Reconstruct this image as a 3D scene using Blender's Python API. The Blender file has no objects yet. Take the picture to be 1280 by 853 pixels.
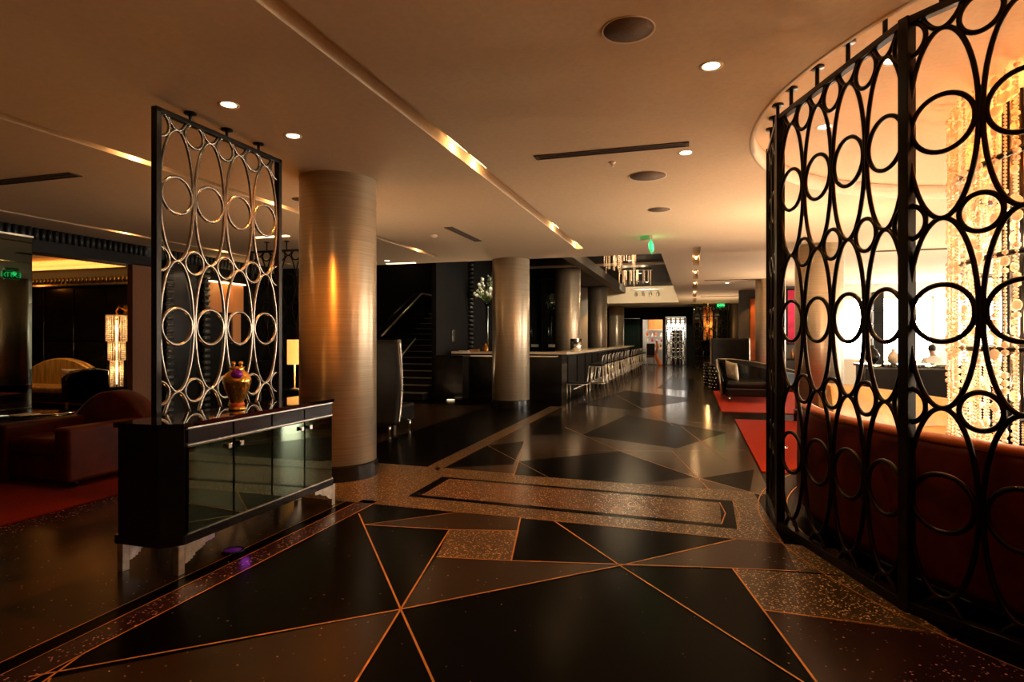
import bpy, bmesh, math, random
from mathutils import Vector, Matrix
random.seed(7)
PI = math.pi
SC = bpy.context.scene
COL = SC.collection

# ------------------------------------------------------------------ camera
cam_d = bpy.data.cameras.new('camera')
cam = bpy.data.objects.new('camera', cam_d)
COL.objects.link(cam)
cam.location = (0, 0, 1.45)
cam.rotation_euler = (PI / 2, 0, math.radians(16.87))
cam_d.sensor_width = 36
cam_d.lens = 20.95
cam_d.shift_y = -0.00195
cam_d.clip_start = 0.05
SC.camera = cam

# ------------------------------------------------------------------ world, exposure
w = bpy.data.worlds.new('world')
SC.world = w
w.use_nodes = True
w.node_tree.nodes['Background'].inputs[0].default_value = (1.0, 0.44, 0.13, 1)
w.node_tree.nodes['Background'].inputs[1].default_value = 0.04
SC.view_settings.view_transform = 'Standard'
SC.view_settings.look = 'None'
SC.view_settings.gamma = 1
SC.view_settings.use_curve_mapping = False
SC.view_settings.exposure = 0.45

# light strengths
WINDOW_GLOW = 16.0
CHANDELIER_W = 45.0
UP_W = 150.0
DOWN_W = 26.0


def light(name, kind, loc, power, color, size=0.05, rot=None, parent=None, spot=None, blend=0.5, sy=None):
    d = bpy.data.lights.new(name, kind)
    d.energy = power
    d.color = color
    if kind == 'AREA':
        d.size = size
        if sy:
            d.shape = 'RECTANGLE'
            d.size_y = sy
    else:
        d.shadow_soft_size = size
    if kind == 'SPOT':
        d.spot_size = math.radians(spot or 100)
        d.spot_blend = blend
    o = bpy.data.objects.new(name, d)
    COL.objects.link(o)
    o.location = loc
    if rot:
        o.rotation_euler = rot
    if parent:
        o.parent = parent
    return o


# ------------------------------------------------------------------ materials
def mat(name, color, rough=0.5, metal=0.0, vary=0.15, scale=8.0, bump=0.0, stretch=None, emit=None, strength=0.0, spec=0.5, coat=0.0, trans=0.0, color2=None):
    m = bpy.data.materials.new(name)
    m.use_nodes = True
    nt = m.node_tree
    b = nt.nodes['Principled BSDF']
    b.inputs['Roughness'].default_value = rough
    b.inputs['Metallic'].default_value = metal
    b.inputs['Specular IOR Level'].default_value = spec
    b.inputs['Coat Weight'].default_value = coat
    b.inputs['Transmission Weight'].default_value = trans
    tc = nt.nodes.new('ShaderNodeTexCoord')
    mp = nt.nodes.new('ShaderNodeMapping')
    nt.links.new(tc.outputs['Object'], mp.inputs[0])
    if stretch:
        mp.inputs['Scale'].default_value = stretch
    n = nt.nodes.new('ShaderNodeTexNoise')
    n.inputs['Scale'].default_value = scale
    n.inputs['Detail'].default_value = 4
    nt.links.new(mp.outputs[0], n.inputs['Vector'])
    r = nt.nodes.new('ShaderNodeValToRGB')
    c = color
    c2 = color2 or tuple(min(1, x * (1 + vary)) for x in c)
    c1 = c if color2 else tuple(x * (1 - vary) for x in c)
    r.color_ramp.elements[0].position = 0.35
    r.color_ramp.elements[1].position = 0.65
    r.color_ramp.elements[0].color = (*c1, 1)
    r.color_ramp.elements[1].color = (*c2, 1)
    nt.links.new(n.outputs['Fac'], r.inputs[0])
    nt.links.new(r.outputs[0], b.inputs['Base Color'])
    if bump:
        bp = nt.nodes.new('ShaderNodeBump')
        bp.inputs['Strength'].default_value = bump
        bp.inputs['Distance'].default_value = 0.01
        nt.links.new(n.outputs['Fac'], bp.inputs['Height'])
        nt.links.new(bp.outputs[0], b.inputs['Normal'])
    if emit:
        b.inputs['Emission Color'].default_value = (*emit, 1)
        b.inputs['Emission Strength'].default_value = strength
    return m


def terrazzo(name, base, fleck, density, scale, rough, spec=0.3):
    """polished stone with small bright chips"""
    m = mat(name, base, rough, 0, 0.14, 6.0, spec=spec)
    nt = m.node_tree
    b = nt.nodes['Principled BSDF']
    src = b.inputs['Base Color'].links[0].from_socket
    tc = [n for n in nt.nodes if n.type == 'TEX_COORD'][0]
    v = nt.nodes.new('ShaderNodeTexVoronoi')
    v.inputs['Scale'].default_value = scale
    nt.links.new(tc.outputs['Object'], v.inputs['Vector'])
    sep = nt.nodes.new('ShaderNodeSeparateColor')
    nt.links.new(v.outputs['Color'], sep.inputs[0])
    g = nt.nodes.new('ShaderNodeMath'); g.operation = 'LESS_THAN'
    g.inputs[1].default_value = density
    nt.links.new(sep.outputs[0], g.inputs[0])
    g2 = nt.nodes.new('ShaderNodeMath'); g2.operation = 'LESS_THAN'
    g2.inputs[1].default_value = 0.46
    nt.links.new(v.outputs['Distance'], g2.inputs[0])
    g3 = nt.nodes.new('ShaderNodeMath'); g3.operation = 'MULTIPLY'
    nt.links.new(g.outputs[0], g3.inputs[0]); nt.links.new(g2.outputs[0], g3.inputs[1])
    g4 = nt.nodes.new('ShaderNodeMath'); g4.operation = 'MULTIPLY'
    nt.links.new(g3.outputs[0], g4.inputs[0]); nt.links.new(sep.outputs[1], g4.inputs[1])
    mx = nt.nodes.new('ShaderNodeMix'); mx.data_type = 'RGBA'
    nt.links.new(g4.outputs[0], mx.inputs[0])
    nt.links.new(src, mx.inputs[6])
    mx.inputs[7].default_value = (*fleck, 1)
    nt.links.new(mx.outputs[2], b.inputs['Base Color'])
    return m


M = {}
M['ceiling'] = mat('ceiling_plaster', (0.62, 0.48, 0.32), 0.85, 0, 0.04, 30, 0.05)
M['lip'] = mat('cream_plaster', (0.75, 0.64, 0.5), 0.8, 0, 0.03, 20)
M['black'] = mat('black_lacquer', (0.006, 0.005, 0.004), 0.18, 0, 0.3, 6, spec=0.4)
M['blackglass'] = mat('black_glass_top', (0.004, 0.003, 0.003), 0.03, 0, 0.2, 6, spec=0.6)
M['blackmatte'] = mat('black_paint', (0.007, 0.006, 0.005), 0.6, 0, 0.3, 6, spec=0.2)
M['column'] = mat('metallic_wallpaper', (0.68, 0.56, 0.40), 0.36, 0.7, 0.12, 1.4, 0.05, stretch=(1.2, 1.2, 90))
_nt = M['column'].node_tree
_tg = _nt.nodes.new('ShaderNodeTangent'); _tg.direction_type = 'RADIAL'; _tg.axis = 'Z'
_b = _nt.nodes['Principled BSDF']
_b.inputs['Anisotropic'].default_value = 0.85
_b.inputs['Anisotropic Rotation'].default_value = 0.25
_nt.links.new(_tg.outputs[0], _b.inputs['Tangent'])
M['granite'] = terrazzo('dark_granite', (0.0018, 0.0013, 0.0009), (0.30, 0.18, 0.09), 0.003, 90, 0.22, 0.02)
M['brown'] = terrazzo('brown_terrazzo', (0.026, 0.0135, 0.0042), (0.35, 0.22, 0.12), 0.012, 90, 0.25, 0.16)
M['plum'] = terrazzo('plum_terrazzo', (0.028, 0.011, 0.0085), (0.35, 0.2, 0.16), 0.02, 80, 0.25, 0.16)
M['speckle'] = terrazzo('speckled_terrazzo', (0.045, 0.025, 0.009), (1.0, 0.72, 0.38), 0.42, 80, 0.28, 0.3)
M['darkspeck'] = terrazzo('violet_cast_terrazzo', (0.018, 0.006, 0.008), (0.55, 0.30, 0.28), 0.14, 85, 0.26, 0.25)  # plum base puts the violet glow by the sideboard into the stone
M['inlay'] = terrazzo('rose_brown_terrazzo', (0.11, 0.064, 0.034), (0.65, 0.45, 0.28), 0.16, 110, 0.25, 0.25)
M['hallstone'] = mat('brown_hall_stone', (0.035, 0.019, 0.007), 0.15, 0, 0.35, 0.5)
M['brass'] = mat('brass_strip', (0.62, 0.27, 0.06), 0.4, 0.6, 0.2, 10)
M['nickel'] = mat('aged_nickel', (0.30, 0.27, 0.23), 0.26, 0.95, 0.3, 12, 0.03)
M['bronze'] = mat('dark_bronze', (0.02, 0.014, 0.008), 0.28, 0.9, 0.3, 12, 0.03)
M['darksteel'] = mat('dark_steel', (0.02, 0.017, 0.014), 0.35, 0.8, 0.2, 12)
M['chrome'] = mat('chrome', (0.80, 0.76, 0.69), 0.22, 1.0, 0.05, 10)
M['satinsteel'] = mat('satin_steel', (0.66, 0.61, 0.53), 0.30, 0.88, 0.06, 10)
M['silverleaf'] = mat('silver_leaf', (0.55, 0.48, 0.38), 0.3, 0.85, 0.2, 14, 0.1)
M['mirror'] = mat('smoked_mirror', (0.12, 0.155, 0.11), 0.03, 1.0, 0.06, 3)
M['darkmirror'] = mat('black_mirror_glass', (0.07, 0.08, 0.07), 0.012, 1.0, 0.1, 3)
M['redleather'] = mat('oxblood_leather', (0.055, 0.008, 0.002), 0.45, 0, 0.35, 5, 0.25, spec=0.12)
M['banquette'] = mat('red_leather', (0.085, 0.007, 0.002), 0.5, 0, 0.2, 6, 0.1, spec=0.15)
M['piping'] = mat('lit_rim_leather', (0.55, 0.13, 0.025), 0.35, 0, 0.15, 10)  # orange of the lamplit banquette rim put into the leather colour
M['tan'] = mat('tan_leather', (0.62, 0.33, 0.11), 0.4, 0, 0.15, 6, 0.05)
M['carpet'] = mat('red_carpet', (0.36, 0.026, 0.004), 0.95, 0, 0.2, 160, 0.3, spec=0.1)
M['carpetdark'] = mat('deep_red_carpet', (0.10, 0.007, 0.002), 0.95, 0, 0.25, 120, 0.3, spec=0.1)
M['gold'] = mat('gold_satin', (0.55, 0.34, 0.09), 0.35, 0.3, 0.35, 3, 0.2, stretch=(8, 8, 0.6))
M['goldmetal'] = mat('gold_metal', (0.85, 0.45, 0.10), 0.16, 0.9, 0.25, 9, 0.1)
M['amberglass'] = mat('amber_glass', (0.85, 0.35, 0.05), 0.08, 0.2, 0.2, 9, trans=0.5)
M['purple'] = mat('purple_crystal', (0.28, 0.02, 0.45), 0.06, 0.3, 0.3, 12, trans=0.3)
M['ember'] = mat('orange_glass', (0.8, 0.13, 0.02), 0.15, 0.1, 0.2, 12)
M['marble'] = mat('cream_marble', (0.68, 0.56, 0.40), 0.12, 0, 0.12, 2.5)
M['wood'] = mat('amber_wood', (0.42, 0.17, 0.045), 0.35, 0, 0.25, 3, stretch=(1, 1, 0.1))
M['brownwall'] = mat('brown_silk_wall', (0.13, 0.045, 0.010), 0.7, 0, 0.15, 20, stretch=(1, 1, 8))
M['white'] = mat('white_plaster', (0.85, 0.82, 0.76), 0.8, 0, 0.03, 15)
M['cream'] = mat('cream_fabric', (0.75, 0.66, 0.5), 0.8, 0, 0.1, 40, 0.1)
M['grey'] = mat('taupe_wall', (0.10, 0.085, 0.07), 0.7, 0, 0.1, 12)
M['green'] = mat('dark_green_curtain', (0.006, 0.028, 0.014), 0.7, 0, 0.35, 3, stretch=(9, 9, 0.3))
M['pleat'] = mat('black_pleats', (0.016, 0.017, 0.016), 0.45, 0.1, 0.3, 8)
M['rib'] = mat('gunmetal_ribs', (0.10, 0.10, 0.09), 0.4, 0.5, 0.25, 8)
M['magenta'] = mat('magenta_canvas', (0.62, 0.012, 0.08), 0.7, 0, 0.35, 4, color2=(0.45, 0.008, 0.05))
M['orangepanel'] = mat('orange_lacquer', (0.75, 0.17, 0.02), 0.4, 0, 0.25, 2)
M['speaker'] = mat('speaker_mesh', (0.13, 0.085, 0.05), 0.8, 0, 0.2, 90)
M['vent'] = mat('vent_slot', (0.012, 0.01, 0.008), 0.6, 0, 0.2, 20)
M['leaf'] = mat('leaf', (0.10, 0.16, 0.03), 0.6, 0, 0.3, 10)
M['petal'] = mat('white_petal', (0.85, 0.82, 0.68), 0.7, 0, 0.1, 10)
M['skin'] = mat('skin', (0.42, 0.24, 0.16), 0.5, 0, 0.08, 20)
M['hair'] = mat('dark_hair', (0.012, 0.009, 0.008), 0.5, 0, 0.3, 60)
M['shirt'] = mat('white_shirt', (0.80, 0.74, 0.66), 0.8, 0, 0.05, 30)
M['trousers'] = mat('dark_trousers', (0.03, 0.03, 0.035), 0.8, 0, 0.1, 30)
M['bottle'] = mat('amber_bottle', (0.50, 0.18, 0.03), 0.1, 0.2, 0.3, 5)
M['window'] = mat('daylit_sheer', (0.9, 0.9, 0.88), 0.9, 0, 0.04, 6, emit=(1.0, 0.90, 0.76), strength=WINDOW_GLOW, stretch=(6, 6, 0.3))
M['lens'] = mat('lamp_lens', (1, 0.9, 0.7), 0.5, 0, 0.02, 5, emit=(1.0, 0.72, 0.40), strength=14)
M['striplamp'] = mat('strip_lamp', (1, 0.85, 0.6), 0.5, 0, 0.02, 5, emit=(1.0, 0.66, 0.32), strength=3.5)
M['shade'] = mat('amber_shade', (0.9, 0.6, 0.25), 0.6, 0, 0.3, 14, emit=(1.0, 0.40, 0.08), strength=1.1)
M['glowcream'] = mat('lit_cream_shade', (0.9, 0.75, 0.5), 0.6, 0, 0.1, 14, emit=(1.0, 0.75, 0.42), strength=2.0)
M['violetlens'] = mat('violet_lens', (0.05, 0.004, 0.07), 0.3, 0, 0.1, 20, emit=(0.5, 0.03, 0.75), strength=0.035)
M['lightbox'] = mat('lit_panel', (0.9, 0.9, 0.9), 0.6, 0, 0.04, 6, emit=(1.0, 0.95, 0.88), strength=3.0)
M['exitgreen'] = mat('exit_green', (0.02, 0.5, 0.12), 0.4, 0, 0.1, 20, emit=(0.03, 1.0, 0.22), strength=2.5)
M['exitface'] = mat('exit_face', (0.01, 0.05, 0.02), 0.3, 0, 0.1, 20)
M['exitedge'] = mat('green_acrylic', (0.10, 0.55, 0.25), 0.2, 0, 0.1, 20, emit=(0.05, 0.8, 0.25), strength=0.5)


def crystal_mat(name, tint, rough):
    m = bpy.data.materials.new(name)
    m.use_nodes = True
    nt = m.node_tree
    out = nt.nodes['Material Output']
    b = nt.nodes['Principled BSDF']
    b.inputs['Base Color'].default_value = (*tint, 1)
    b.inputs['Roughness'].default_value = rough
    b.inputs['Metallic'].default_value = 0.3
    tl = nt.nodes.new('ShaderNodeBsdfTranslucent')
    tl.inputs[0].default_value = (*tint, 1)
    tc = nt.nodes.new('ShaderNodeTexCoord')
    n = nt.nodes.new('ShaderNodeTexNoise'); n.inputs['Scale'].default_value = 40
    nt.links.new(tc.outputs['Object'], n.inputs['Vector'])
    mr = nt.nodes.new('ShaderNodeMapRange')
    mr.inputs[3].default_value = 0.3; mr.inputs[4].default_value = 0.75
    nt.links.new(n.outputs['Fac'], mr.inputs[0])
    mx = nt.nodes.new('ShaderNodeMixShader')
    nt.links.new(mr.outputs[0], mx.inputs[0])
    nt.links.new(b.outputs[0], mx.inputs[1]); nt.links.new(tl.outputs[0], mx.inputs[2])
    nt.links.new(mx.outputs[0], out.inputs[0])
    return m


M['crystal'] = crystal_mat('warm_crystal', (1.0, 0.88, 0.74), 0.12)
M['goldbead'] = crystal_mat('gold_bead', (1.0, 0.55, 0.18), 0.2)


# ------------------------------------------------------------------ mesh builder
class MB:
    def __init__(self):
        self.bm = bmesh.new()
        self.mi = 0

    def quad(self, pts):
        f = self.bm.faces.new([self.bm.verts.new(p) for p in pts])
        f.material_index = self.mi
        return f

    def box(self, x0, y0, z0, x1, y1, z1, bev=0.0, seg=2):
        bm = self.bm
        vs = [bm.verts.new((x, y, z)) for x in (x0, x1) for y in (y0, y1) for z in (z0, z1)]
        idx = [(0, 1, 3, 2), (4, 6, 7, 5), (0, 4, 5, 1), (2, 3, 7, 6), (0, 2, 6, 4), (1, 5, 7, 3)]
        fs = [bm.faces.new([vs[i] for i in q]) for q in idx]
        for f in fs:
            f.material_index = self.mi
        if bev:
            es = list({e for f in fs for e in f.edges})
            bmesh.ops.bevel(bm, geom=es, offset=bev, segments=seg, profile=0.5, affect='EDGES')
        return self

    def tube(self, pts, r, closed=False, seg=8, ref=(0, 0, 1), radii=None):
        bm = self.bm
        P = [Vector(p) for p in pts]
        n = len(P)
        ref = Vector(ref).normalized()
        rings = []
        for i in range(n):
            if closed:
                t = P[(i + 1) % n] - P[i - 1]
            else:
                t = P[min(i + 1, n - 1)] - P[max(i - 1, 0)]
            t.normalize()
            a = ref - t * ref.dot(t)
            if a.length < 1e-3:
                a = Vector((1, 0, 0)) - t * t.x
                if a.length < 1e-3:
                    a = Vector((0, 1, 0))
            a.normalize()
            b = t.cross(a)
            rr = radii[i] if radii else r
            rings.append([bm.verts.new(P[i] + (a * math.cos(2 * PI * k / seg) + b * math.sin(2 * PI * k / seg)) * rr) for k in range(seg)])
        for i in range(n if closed else n - 1):
            A, B = rings[i], rings[(i + 1) % n]
            for k in range(seg):
                f = bm.faces.new((A[k], A[(k + 1) % seg], B[(k + 1) % seg], B[k]))
                f.material_index = self.mi
                f.smooth = True
        if not closed:
            for R in (rings[0][::-1], rings[-1]):
                f = bm.faces.new(R)
                f.material_index = self.mi
        return self

    def lathe(self, prof, n=24, c=(0, 0, 0), smooth=True):
        """prof: (r, z) list"""
        bm = self.bm
        rings = []
        for r, z in prof:
            if r < 1e-5:
                rings.append([bm.verts.new((c[0], c[1], c[2] + z))])
            else:
                rings.append([bm.verts.new((c[0] + r * math.cos(2 * PI * k / n), c[1] + r * math.sin(2 * PI * k / n), c[2] + z)) for k in range(n)])
        for A, B in zip(rings, rings[1:]):
            for k in range(n):
                k2 = (k + 1) % n
                if len(A) == 1 and len(B) == 1:
                    continue
                if len(A) == 1:
                    f = bm.faces.new((A[0], B[k2], B[k]))
                elif len(B) == 1:
                    f = bm.faces.new((A[k], A[k2], B[0]))
                else:
                    f = bm.faces.new((A[k], A[k2], B[k2], B[k]))
                f.smooth = smooth
                f.material_index = self.mi
        return self

    def prism(self, poly, z0, z1):
        bm = self.bm
        lo = [bm.verts.new((x, y, z0)) for x, y in poly]
        hi = [bm.verts.new((x, y, z1)) for x, y in poly]
        n = len(poly)
        fs = [bm.faces.new(lo[::-1]), bm.faces.new(hi)]
        for i in range(n):
            fs.append(bm.faces.new((lo[i], lo[(i + 1) % n], hi[(i + 1) % n], hi[i])))
        for f in fs:
            f.material_index = self.mi
        return self

    def arc(self, prof, c, a0, a1, n=40, smooth=True):
        """closed profile (r, z) swept about the vertical axis through c, degrees"""
        bm = self.bm
        rings = []
        for i in range(n + 1):
            a = math.radians(a0 + (a1 - a0) * i / n)
            rings.append([bm.verts.new((c[0] + r * math.cos(a), c[1] + r * math.sin(a), z)) for r, z in prof])
        m = len(prof)
        for A, B in zip(rings, rings[1:]):
            for k in range(m):
                f = bm.faces.new((A[k], A[(k + 1) % m], B[(k + 1) % m], B[k]))
                f.material_index = self.mi
                f.smooth = smooth
        for R in (rings[0], rings[-1][::-1]):
            f = bm.faces.new(R)
            f.material_index = self.mi
        return self

    def ball(self, c, r, sub=2, sc=(1, 1, 1)):
        ret = bmesh.ops.create_icosphere(self.bm, subdivisions=sub, radius=r)
        for v in ret['verts']:
            v.co = Vector((v.co.x * sc[0] + c[0], v.co.y * sc[1] + c[1], v.co.z * sc[2] + c[2]))
            for f in v.link_faces:
                f.material_index = self.mi
                f.smooth = True
        return self

    def sheet(self, fn, nu, nv, thick=None):
        bm = self.bm
        g = [[bm.verts.new(fn(i / nu, j / nv)) for j in range(nv + 1)] for i in range(nu + 1)]
        for i in range(nu):
            for j in range(nv):
                f = bm.faces.new((g[i][j], g[i + 1][j], g[i + 1][j + 1], g[i][j + 1]))
                f.smooth = True
                f.material_index = self.mi
        return self

    def mesh(self, name, mats):
        bmesh.ops.recalc_face_normals(self.bm, faces=self.bm.faces)
        me = bpy.data.meshes.new(name)
        self.bm.to_mesh(me)
        self.bm.free()
        for m in (mats if isinstance(mats, (list, tuple)) else [mats]):
            me.materials.append(M[m] if isinstance(m, str) else m)
        return me

    def build(self, name, mats, parent=None, loc=None):
        o = bpy.data.objects.new(name, self.mesh(name, mats))
        COL.objects.link(o)
        if parent:
            o.parent = parent
        if loc:
            o.location = loc
        return o


def tag(o, label=None, cat=None, group=None, kind=None):
    if label: o['label'] = label
    if cat: o['category'] = cat
    if group: o['group'] = group
    if kind: o['kind'] = kind
    return o


def thing(name, label, cat, loc=(0, 0, 0), rz=0.0, group=None):
    o = bpy.data.objects.new(name, None)
    o.empty_display_size = 0.1
    COL.objects.link(o)
    o.location = loc
    o.rotation_euler = (0, 0, rz)
    return tag(o, label, cat, group)


def struct(o):
    o['kind'] = 'structure'
    return o


def inst(name, me, parent, loc, rot=(0, 0, 0), scale=(1, 1, 1)):
    o = bpy.data.objects.new(name, me)
    COL.objects.link(o)
    o.parent = parent
    o.location = loc
    o.rotation_euler = rot
    o.scale = scale
    return o


def dup(root, loc, rz, label, group=None):
    kids = list(root.children)
    r = root.copy()
    COL.objects.link(r)
    r.location = loc
    r.rotation_euler = (0, 0, rz)
    r['label'] = label
    if group: r['group'] = group
    for ch in kids:
        c = ch.copy()
        COL.objects.link(c)
        c.parent = r
        for g in list(ch.children):
            d = g.copy()
            COL.objects.link(d)
            d.parent = c
    return r


def text_mesh(name, body, size, depth, m):
    cu = bpy.data.curves.new(name, 'FONT')
    cu.body = body
    cu.size = size
    cu.extrude = depth
    cu.align_x = 'CENTER'
    cu.align_y = 'CENTER'
    o = bpy.data.objects.new(name, cu)
    COL.objects.link(o)
    bpy.context.view_layer.update()
    me = bpy.data.meshes.new_from_object(o.evaluated_get(bpy.context.evaluated_depsgraph_get()))
    bpy.data.objects.remove(o)
    me.materials.clear()
    me.materials.append(M[m])
    return me


H = 3.15                     # main ceiling height
CC = (3.68, 5.29)            # centre of the round lounge
R_SCR, R_REC, R_BAN = 3.06, 3.20, 2.84
HZ = 3.30                    # ceiling height inside the round recess

# ================================================================== FLOOR
b = MB()
b.mi = 0
b.quad([(-20, -5, 0), (16, -5, 0), (16, 36, 0), (-20, 36, 0)])


def patch(mi, pts, lv=1):
    b.mi = mi
    f = b.quad([(x, y, 0.0006 * lv) for x, y in pts])
    if f.normal.z < 0:
        f.normal_flip()


GRAN, BRN, PLUM, SPK, DSPK, HALL, BRASS, INLAY = 0, 1, 2, 3, 4, 5, 6, 7


def strip(*pts, wd=0.011):
    b.mi = BRASS
    for (xa, ya), (xb, yb) in zip(pts, pts[1:]):
        d = Vector((xb - xa, yb - ya)).normalized()
        nx, ny = -d.y * wd / 2, d.x * wd / 2
        b.quad([(xa + nx, ya + ny, 0.004), (xa - nx, ya - ny, 0.004), (xb - nx, yb - ny, 0.004), (xb + nx, yb + ny, 0.004)])


# large zones
patch(HALL, [(-2.68, 6.0), (0.7, 6.0), (0.7, 33), (-2.68, 33)])
patch(HALL, [(-9.4, 6.3), (-4.2, 6.3), (-4.2, 12.2), (-9.4, 12.2)])
patch(BRN, [(-4.85, -3), (-2.96, -3), (-2.96, 4.7), (-4.85, 4.7)])
patch(DSPK, [(-5.1, -3), (-4.85, -3), (-4.85, 4.7), (-5.1, 4.7)])
patch(DSPK, [(-2.85, -3), (-2.68, -3), (-2.68, 4.75), (-2.85, 4.75)], 2)
patch(SPK, [(-4.6, 4.68), (0.62, 4.60), (0.55, 6.05), (-4.6, 6.25)], 2)
patch(SPK, [(-2.88, 6.2), (-2.69, 6.05), (-2.69, 12.5), (-2.93, 12.5)], 2)
strip((-2.68, -3), (-2.68, 4.75), wd=0.008)
strip((-2.85, -3), (-2.85, 4.75), wd=0.006)
strip((-2.96, -3), (-2.96, 4.7), wd=0.006)
strip((-2.68, 6.05), (-2.68, 12.5), wd=0.006)
# foreground shards
A0, S_, A2 = (-2.648, 4.356), (-1.495, 2.878), (-1.05, 2.314)
B0, B2 = (-1.766, 4.188), (-1.361, 2.22)
T_, C3 = (-0.444, 3.84), (0.30, 4.594)
D0, D2 = (-1.065, 4.644), (0.56, 2.62)
F0, F1, G0, G2 = (-1.336, 4.646), (-1.133, 3.719), (-1.628, 3.638), (0.62, 4.07)
E0, E1, E2 = (-2.45, 4.107), (-1.871, 4.636), (-1.255, 4.315)
Hh0, Hh2 = (0.24, 4.003), (0.60, 2.30)
K0 = (-2.66, 4.753)
CL = (-2.62, 1.86)
patch(BRN, [E0, E1, F0, E2, B0], 3)
patch(SPK, [B0, E2, F1, G0], 3)
patch(BRN, [G0, F1, T_, S_], 3)
patch(BRN, [S_, CL, (-2.3, 1.45), (-1.9, 1.3), B2], 3)
patch(PLUM, [T_, C3, (0.62, 4.60), G2, Hh0], 3)
patch(SPK, [Hh0, (0.95, 4.08), (1.2, 3.4), (0.366, 3.433)], 3)
patch(PLUM, [(0.366, 3.433), (1.2, 3.4), (0.78, 2.84), (0.50, 2.72)], 3)
patch(DSPK, [(0.78, 2.84), (1.2, 3.4), (1.9, 2.4), (1.5, 1.9)], 3)
patch(SPK, [(0.30, 4.594), (0.95, 4.59), (0.95, 4.08), (0.62, 4.07)], 2)
q = lambda p, r, t: (p[0] + (r[0] - p[0]) * t, p[1] + (r[1] - p[1]) * t)
strip(A0, S_, A2, q(S_, A2, 3))
strip(B0, S_, B2, q(S_, B2, 2.5))
strip((-2.72, 1.84), S_, T_, C3)
strip(CL, (-2.3, 1.5), (-1.6, 1.1))
strip((-2.68, 2.05), (-2.56, 1.6))
strip(D0, T_, D2, q(T_, D2, 1.8))
strip(E0, B0, E2)
strip(E0, E1, wd=0.008)
strip(F0, F1)
strip(G0, F1, Hh0, G2)
strip(Hh0, Hh2)
strip((0.366, 3.433), (1.1, 3.42))
strip((0.78, 2.84), (0.50, 2.72), (0.2, 2.5), wd=0.009)
strip(K0, E1, F0, D0, C3, (0.62, 4.6), wd=0.006)
# inlaid framed slab in front of the round lounge
patch(GRAN, [(-2.51, 4.97), (0.325, 4.84), (0.34, 5.67), (-2.52, 5.78)], 3)
patch(INLAY, [(-2.405, 5.045), (0.215, 4.93), (0.228, 5.58), (-2.415, 5.72)], 4)
strip((0.215, 4.93), (0.26, 5.25), (0.228, 5.58), wd=0.008)
strip((0.325, 4.84), (0.37, 5.25), (0.34, 5.67), wd=0.006)
# shards beyond the slab
patch(GRAN, [(-2.66, 6.2), (-1.985, 6.591), (-2.284, 8.135), (-2.66, 7.637)], 2)
patch(GRAN, [(-1.815, 6.09), (-0.52, 6.06), (0.023, 6.519), (-0.898, 7.76), (-1.97, 6.771)], 3)
patch(PLUM, [(-0.52, 6.06), (0.14, 6.06), (0.023, 6.519)], 3)
patch(GRAN, [(0.10, 6.52), (0.52, 6.06), (0.65, 7.1)], 3)
patch(GRAN, [(-2.345, 8.666), (-1.9, 8.875), (-2.364, 11.04), (-2.66, 10.8)], 2)
patch(GRAN, [(-1.6, 8.9), (-0.2, 8.2), (0.5, 9.8), (-1.2, 11.5)], 2)
patch(GRAN, [(-2.4, 13.0), (-1.2, 12.4), (0.2, 15.0), (-1.8, 17)], 2)
patch(GRAN, [(-1.0, 18), (0.4, 17), (0.3, 22), (-0.8, 24)], 2)
strip((-1.797, 5.967), (-1.97, 6.771), (-2.284, 8.135), wd=0.008)
strip((-2.66, 7.637), (-1.355, 5.963), wd=0.006)
strip((-2.0, 9.6), (-0.898, 7.76), (0.023, 6.519), (0.62, 5.95), wd=0.008)
strip((-0.171, 10.204), (0.387, 7.486), wd=0.008)
strip((-0.25, 7.957), (0.156, 5.99), wd=0.008)
strip((-1.63, 7.62), (-0.25, 7.957), (0.65, 8.3), wd=0.006)
strip((-1.9, 11.5), (0.6, 10.6), wd=0.008)
strip((-0.3, 10.3), (-1.9, 15.5), wd=0.008)
# brass circles under the round lounge
for r in (3.15, 2.92):
    for i in range(72):
        a, a2 = math.radians(130 + i * 2), math.radians(132 + i * 2)
        p, p2 = (CC[0] + r * math.cos(a), CC[1] + r * math.sin(a)), (CC[0] + r * math.cos(a2), CC[1] + r * math.sin(a2))
        strip(p, p2, wd=0.009)
floor = struct(b.build('floor', ['granite', 'brown', 'plum', 'speckle', 'darkspeck', 'hallstone', 'brass', 'inlay']))

# ================================================================== CEILING
b = MB()
TOP = 3.55


def slab(x0, y0, x1, y1, z0=H, z1=TOP):
    b.box(x0, y0, z0, x1, y1, z1)


slab(-9.9, -5, -8.78, 12.2)
slab(-8.65, -5, -5.10, 12.2)
slab(-4.97, -5, -2.10, 12.2)
slab(-1.96, -5, 0.0, 12.2)
slab(-8.78, 11.6, -8.65, 12.2); slab(-5.10, 11.3, -4.97, 12.2); slab(-2.10, 11.1, -1.96, 12.2)
for x0, x1 in ((-8.78, -8.65), (-5.10, -4.97), (-2.10, -1.96)):
    slab(x0, -5, x1, 12.2, H + 0.10, TOP)
# right of the hall, around the round recess
SQ = (0.0, 1.5, 8.0, 9.2)
slab(0.0, -5, 14, 1.5)
slab(8.0, 1.5, 14, 21.3)
slab(0.14, 9.2, 8.0, 21.3)
slab(0.14, 21.3, 4.2, 33)
slab(-0.60, 12.2, 0.0, 33)
slab(0.0, 9.2, 0.14, 11.5)
slab(0.0, 11.5, 0.14, 33, H + 0.10, TOP)
for yb in (14.4, 17.6, 21, 25, 29):
    slab(0.0, yb, 0.14, yb + 0.9)
slab(-9.9, 28.6, -0.60, 33, H, 4.0)
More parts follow.
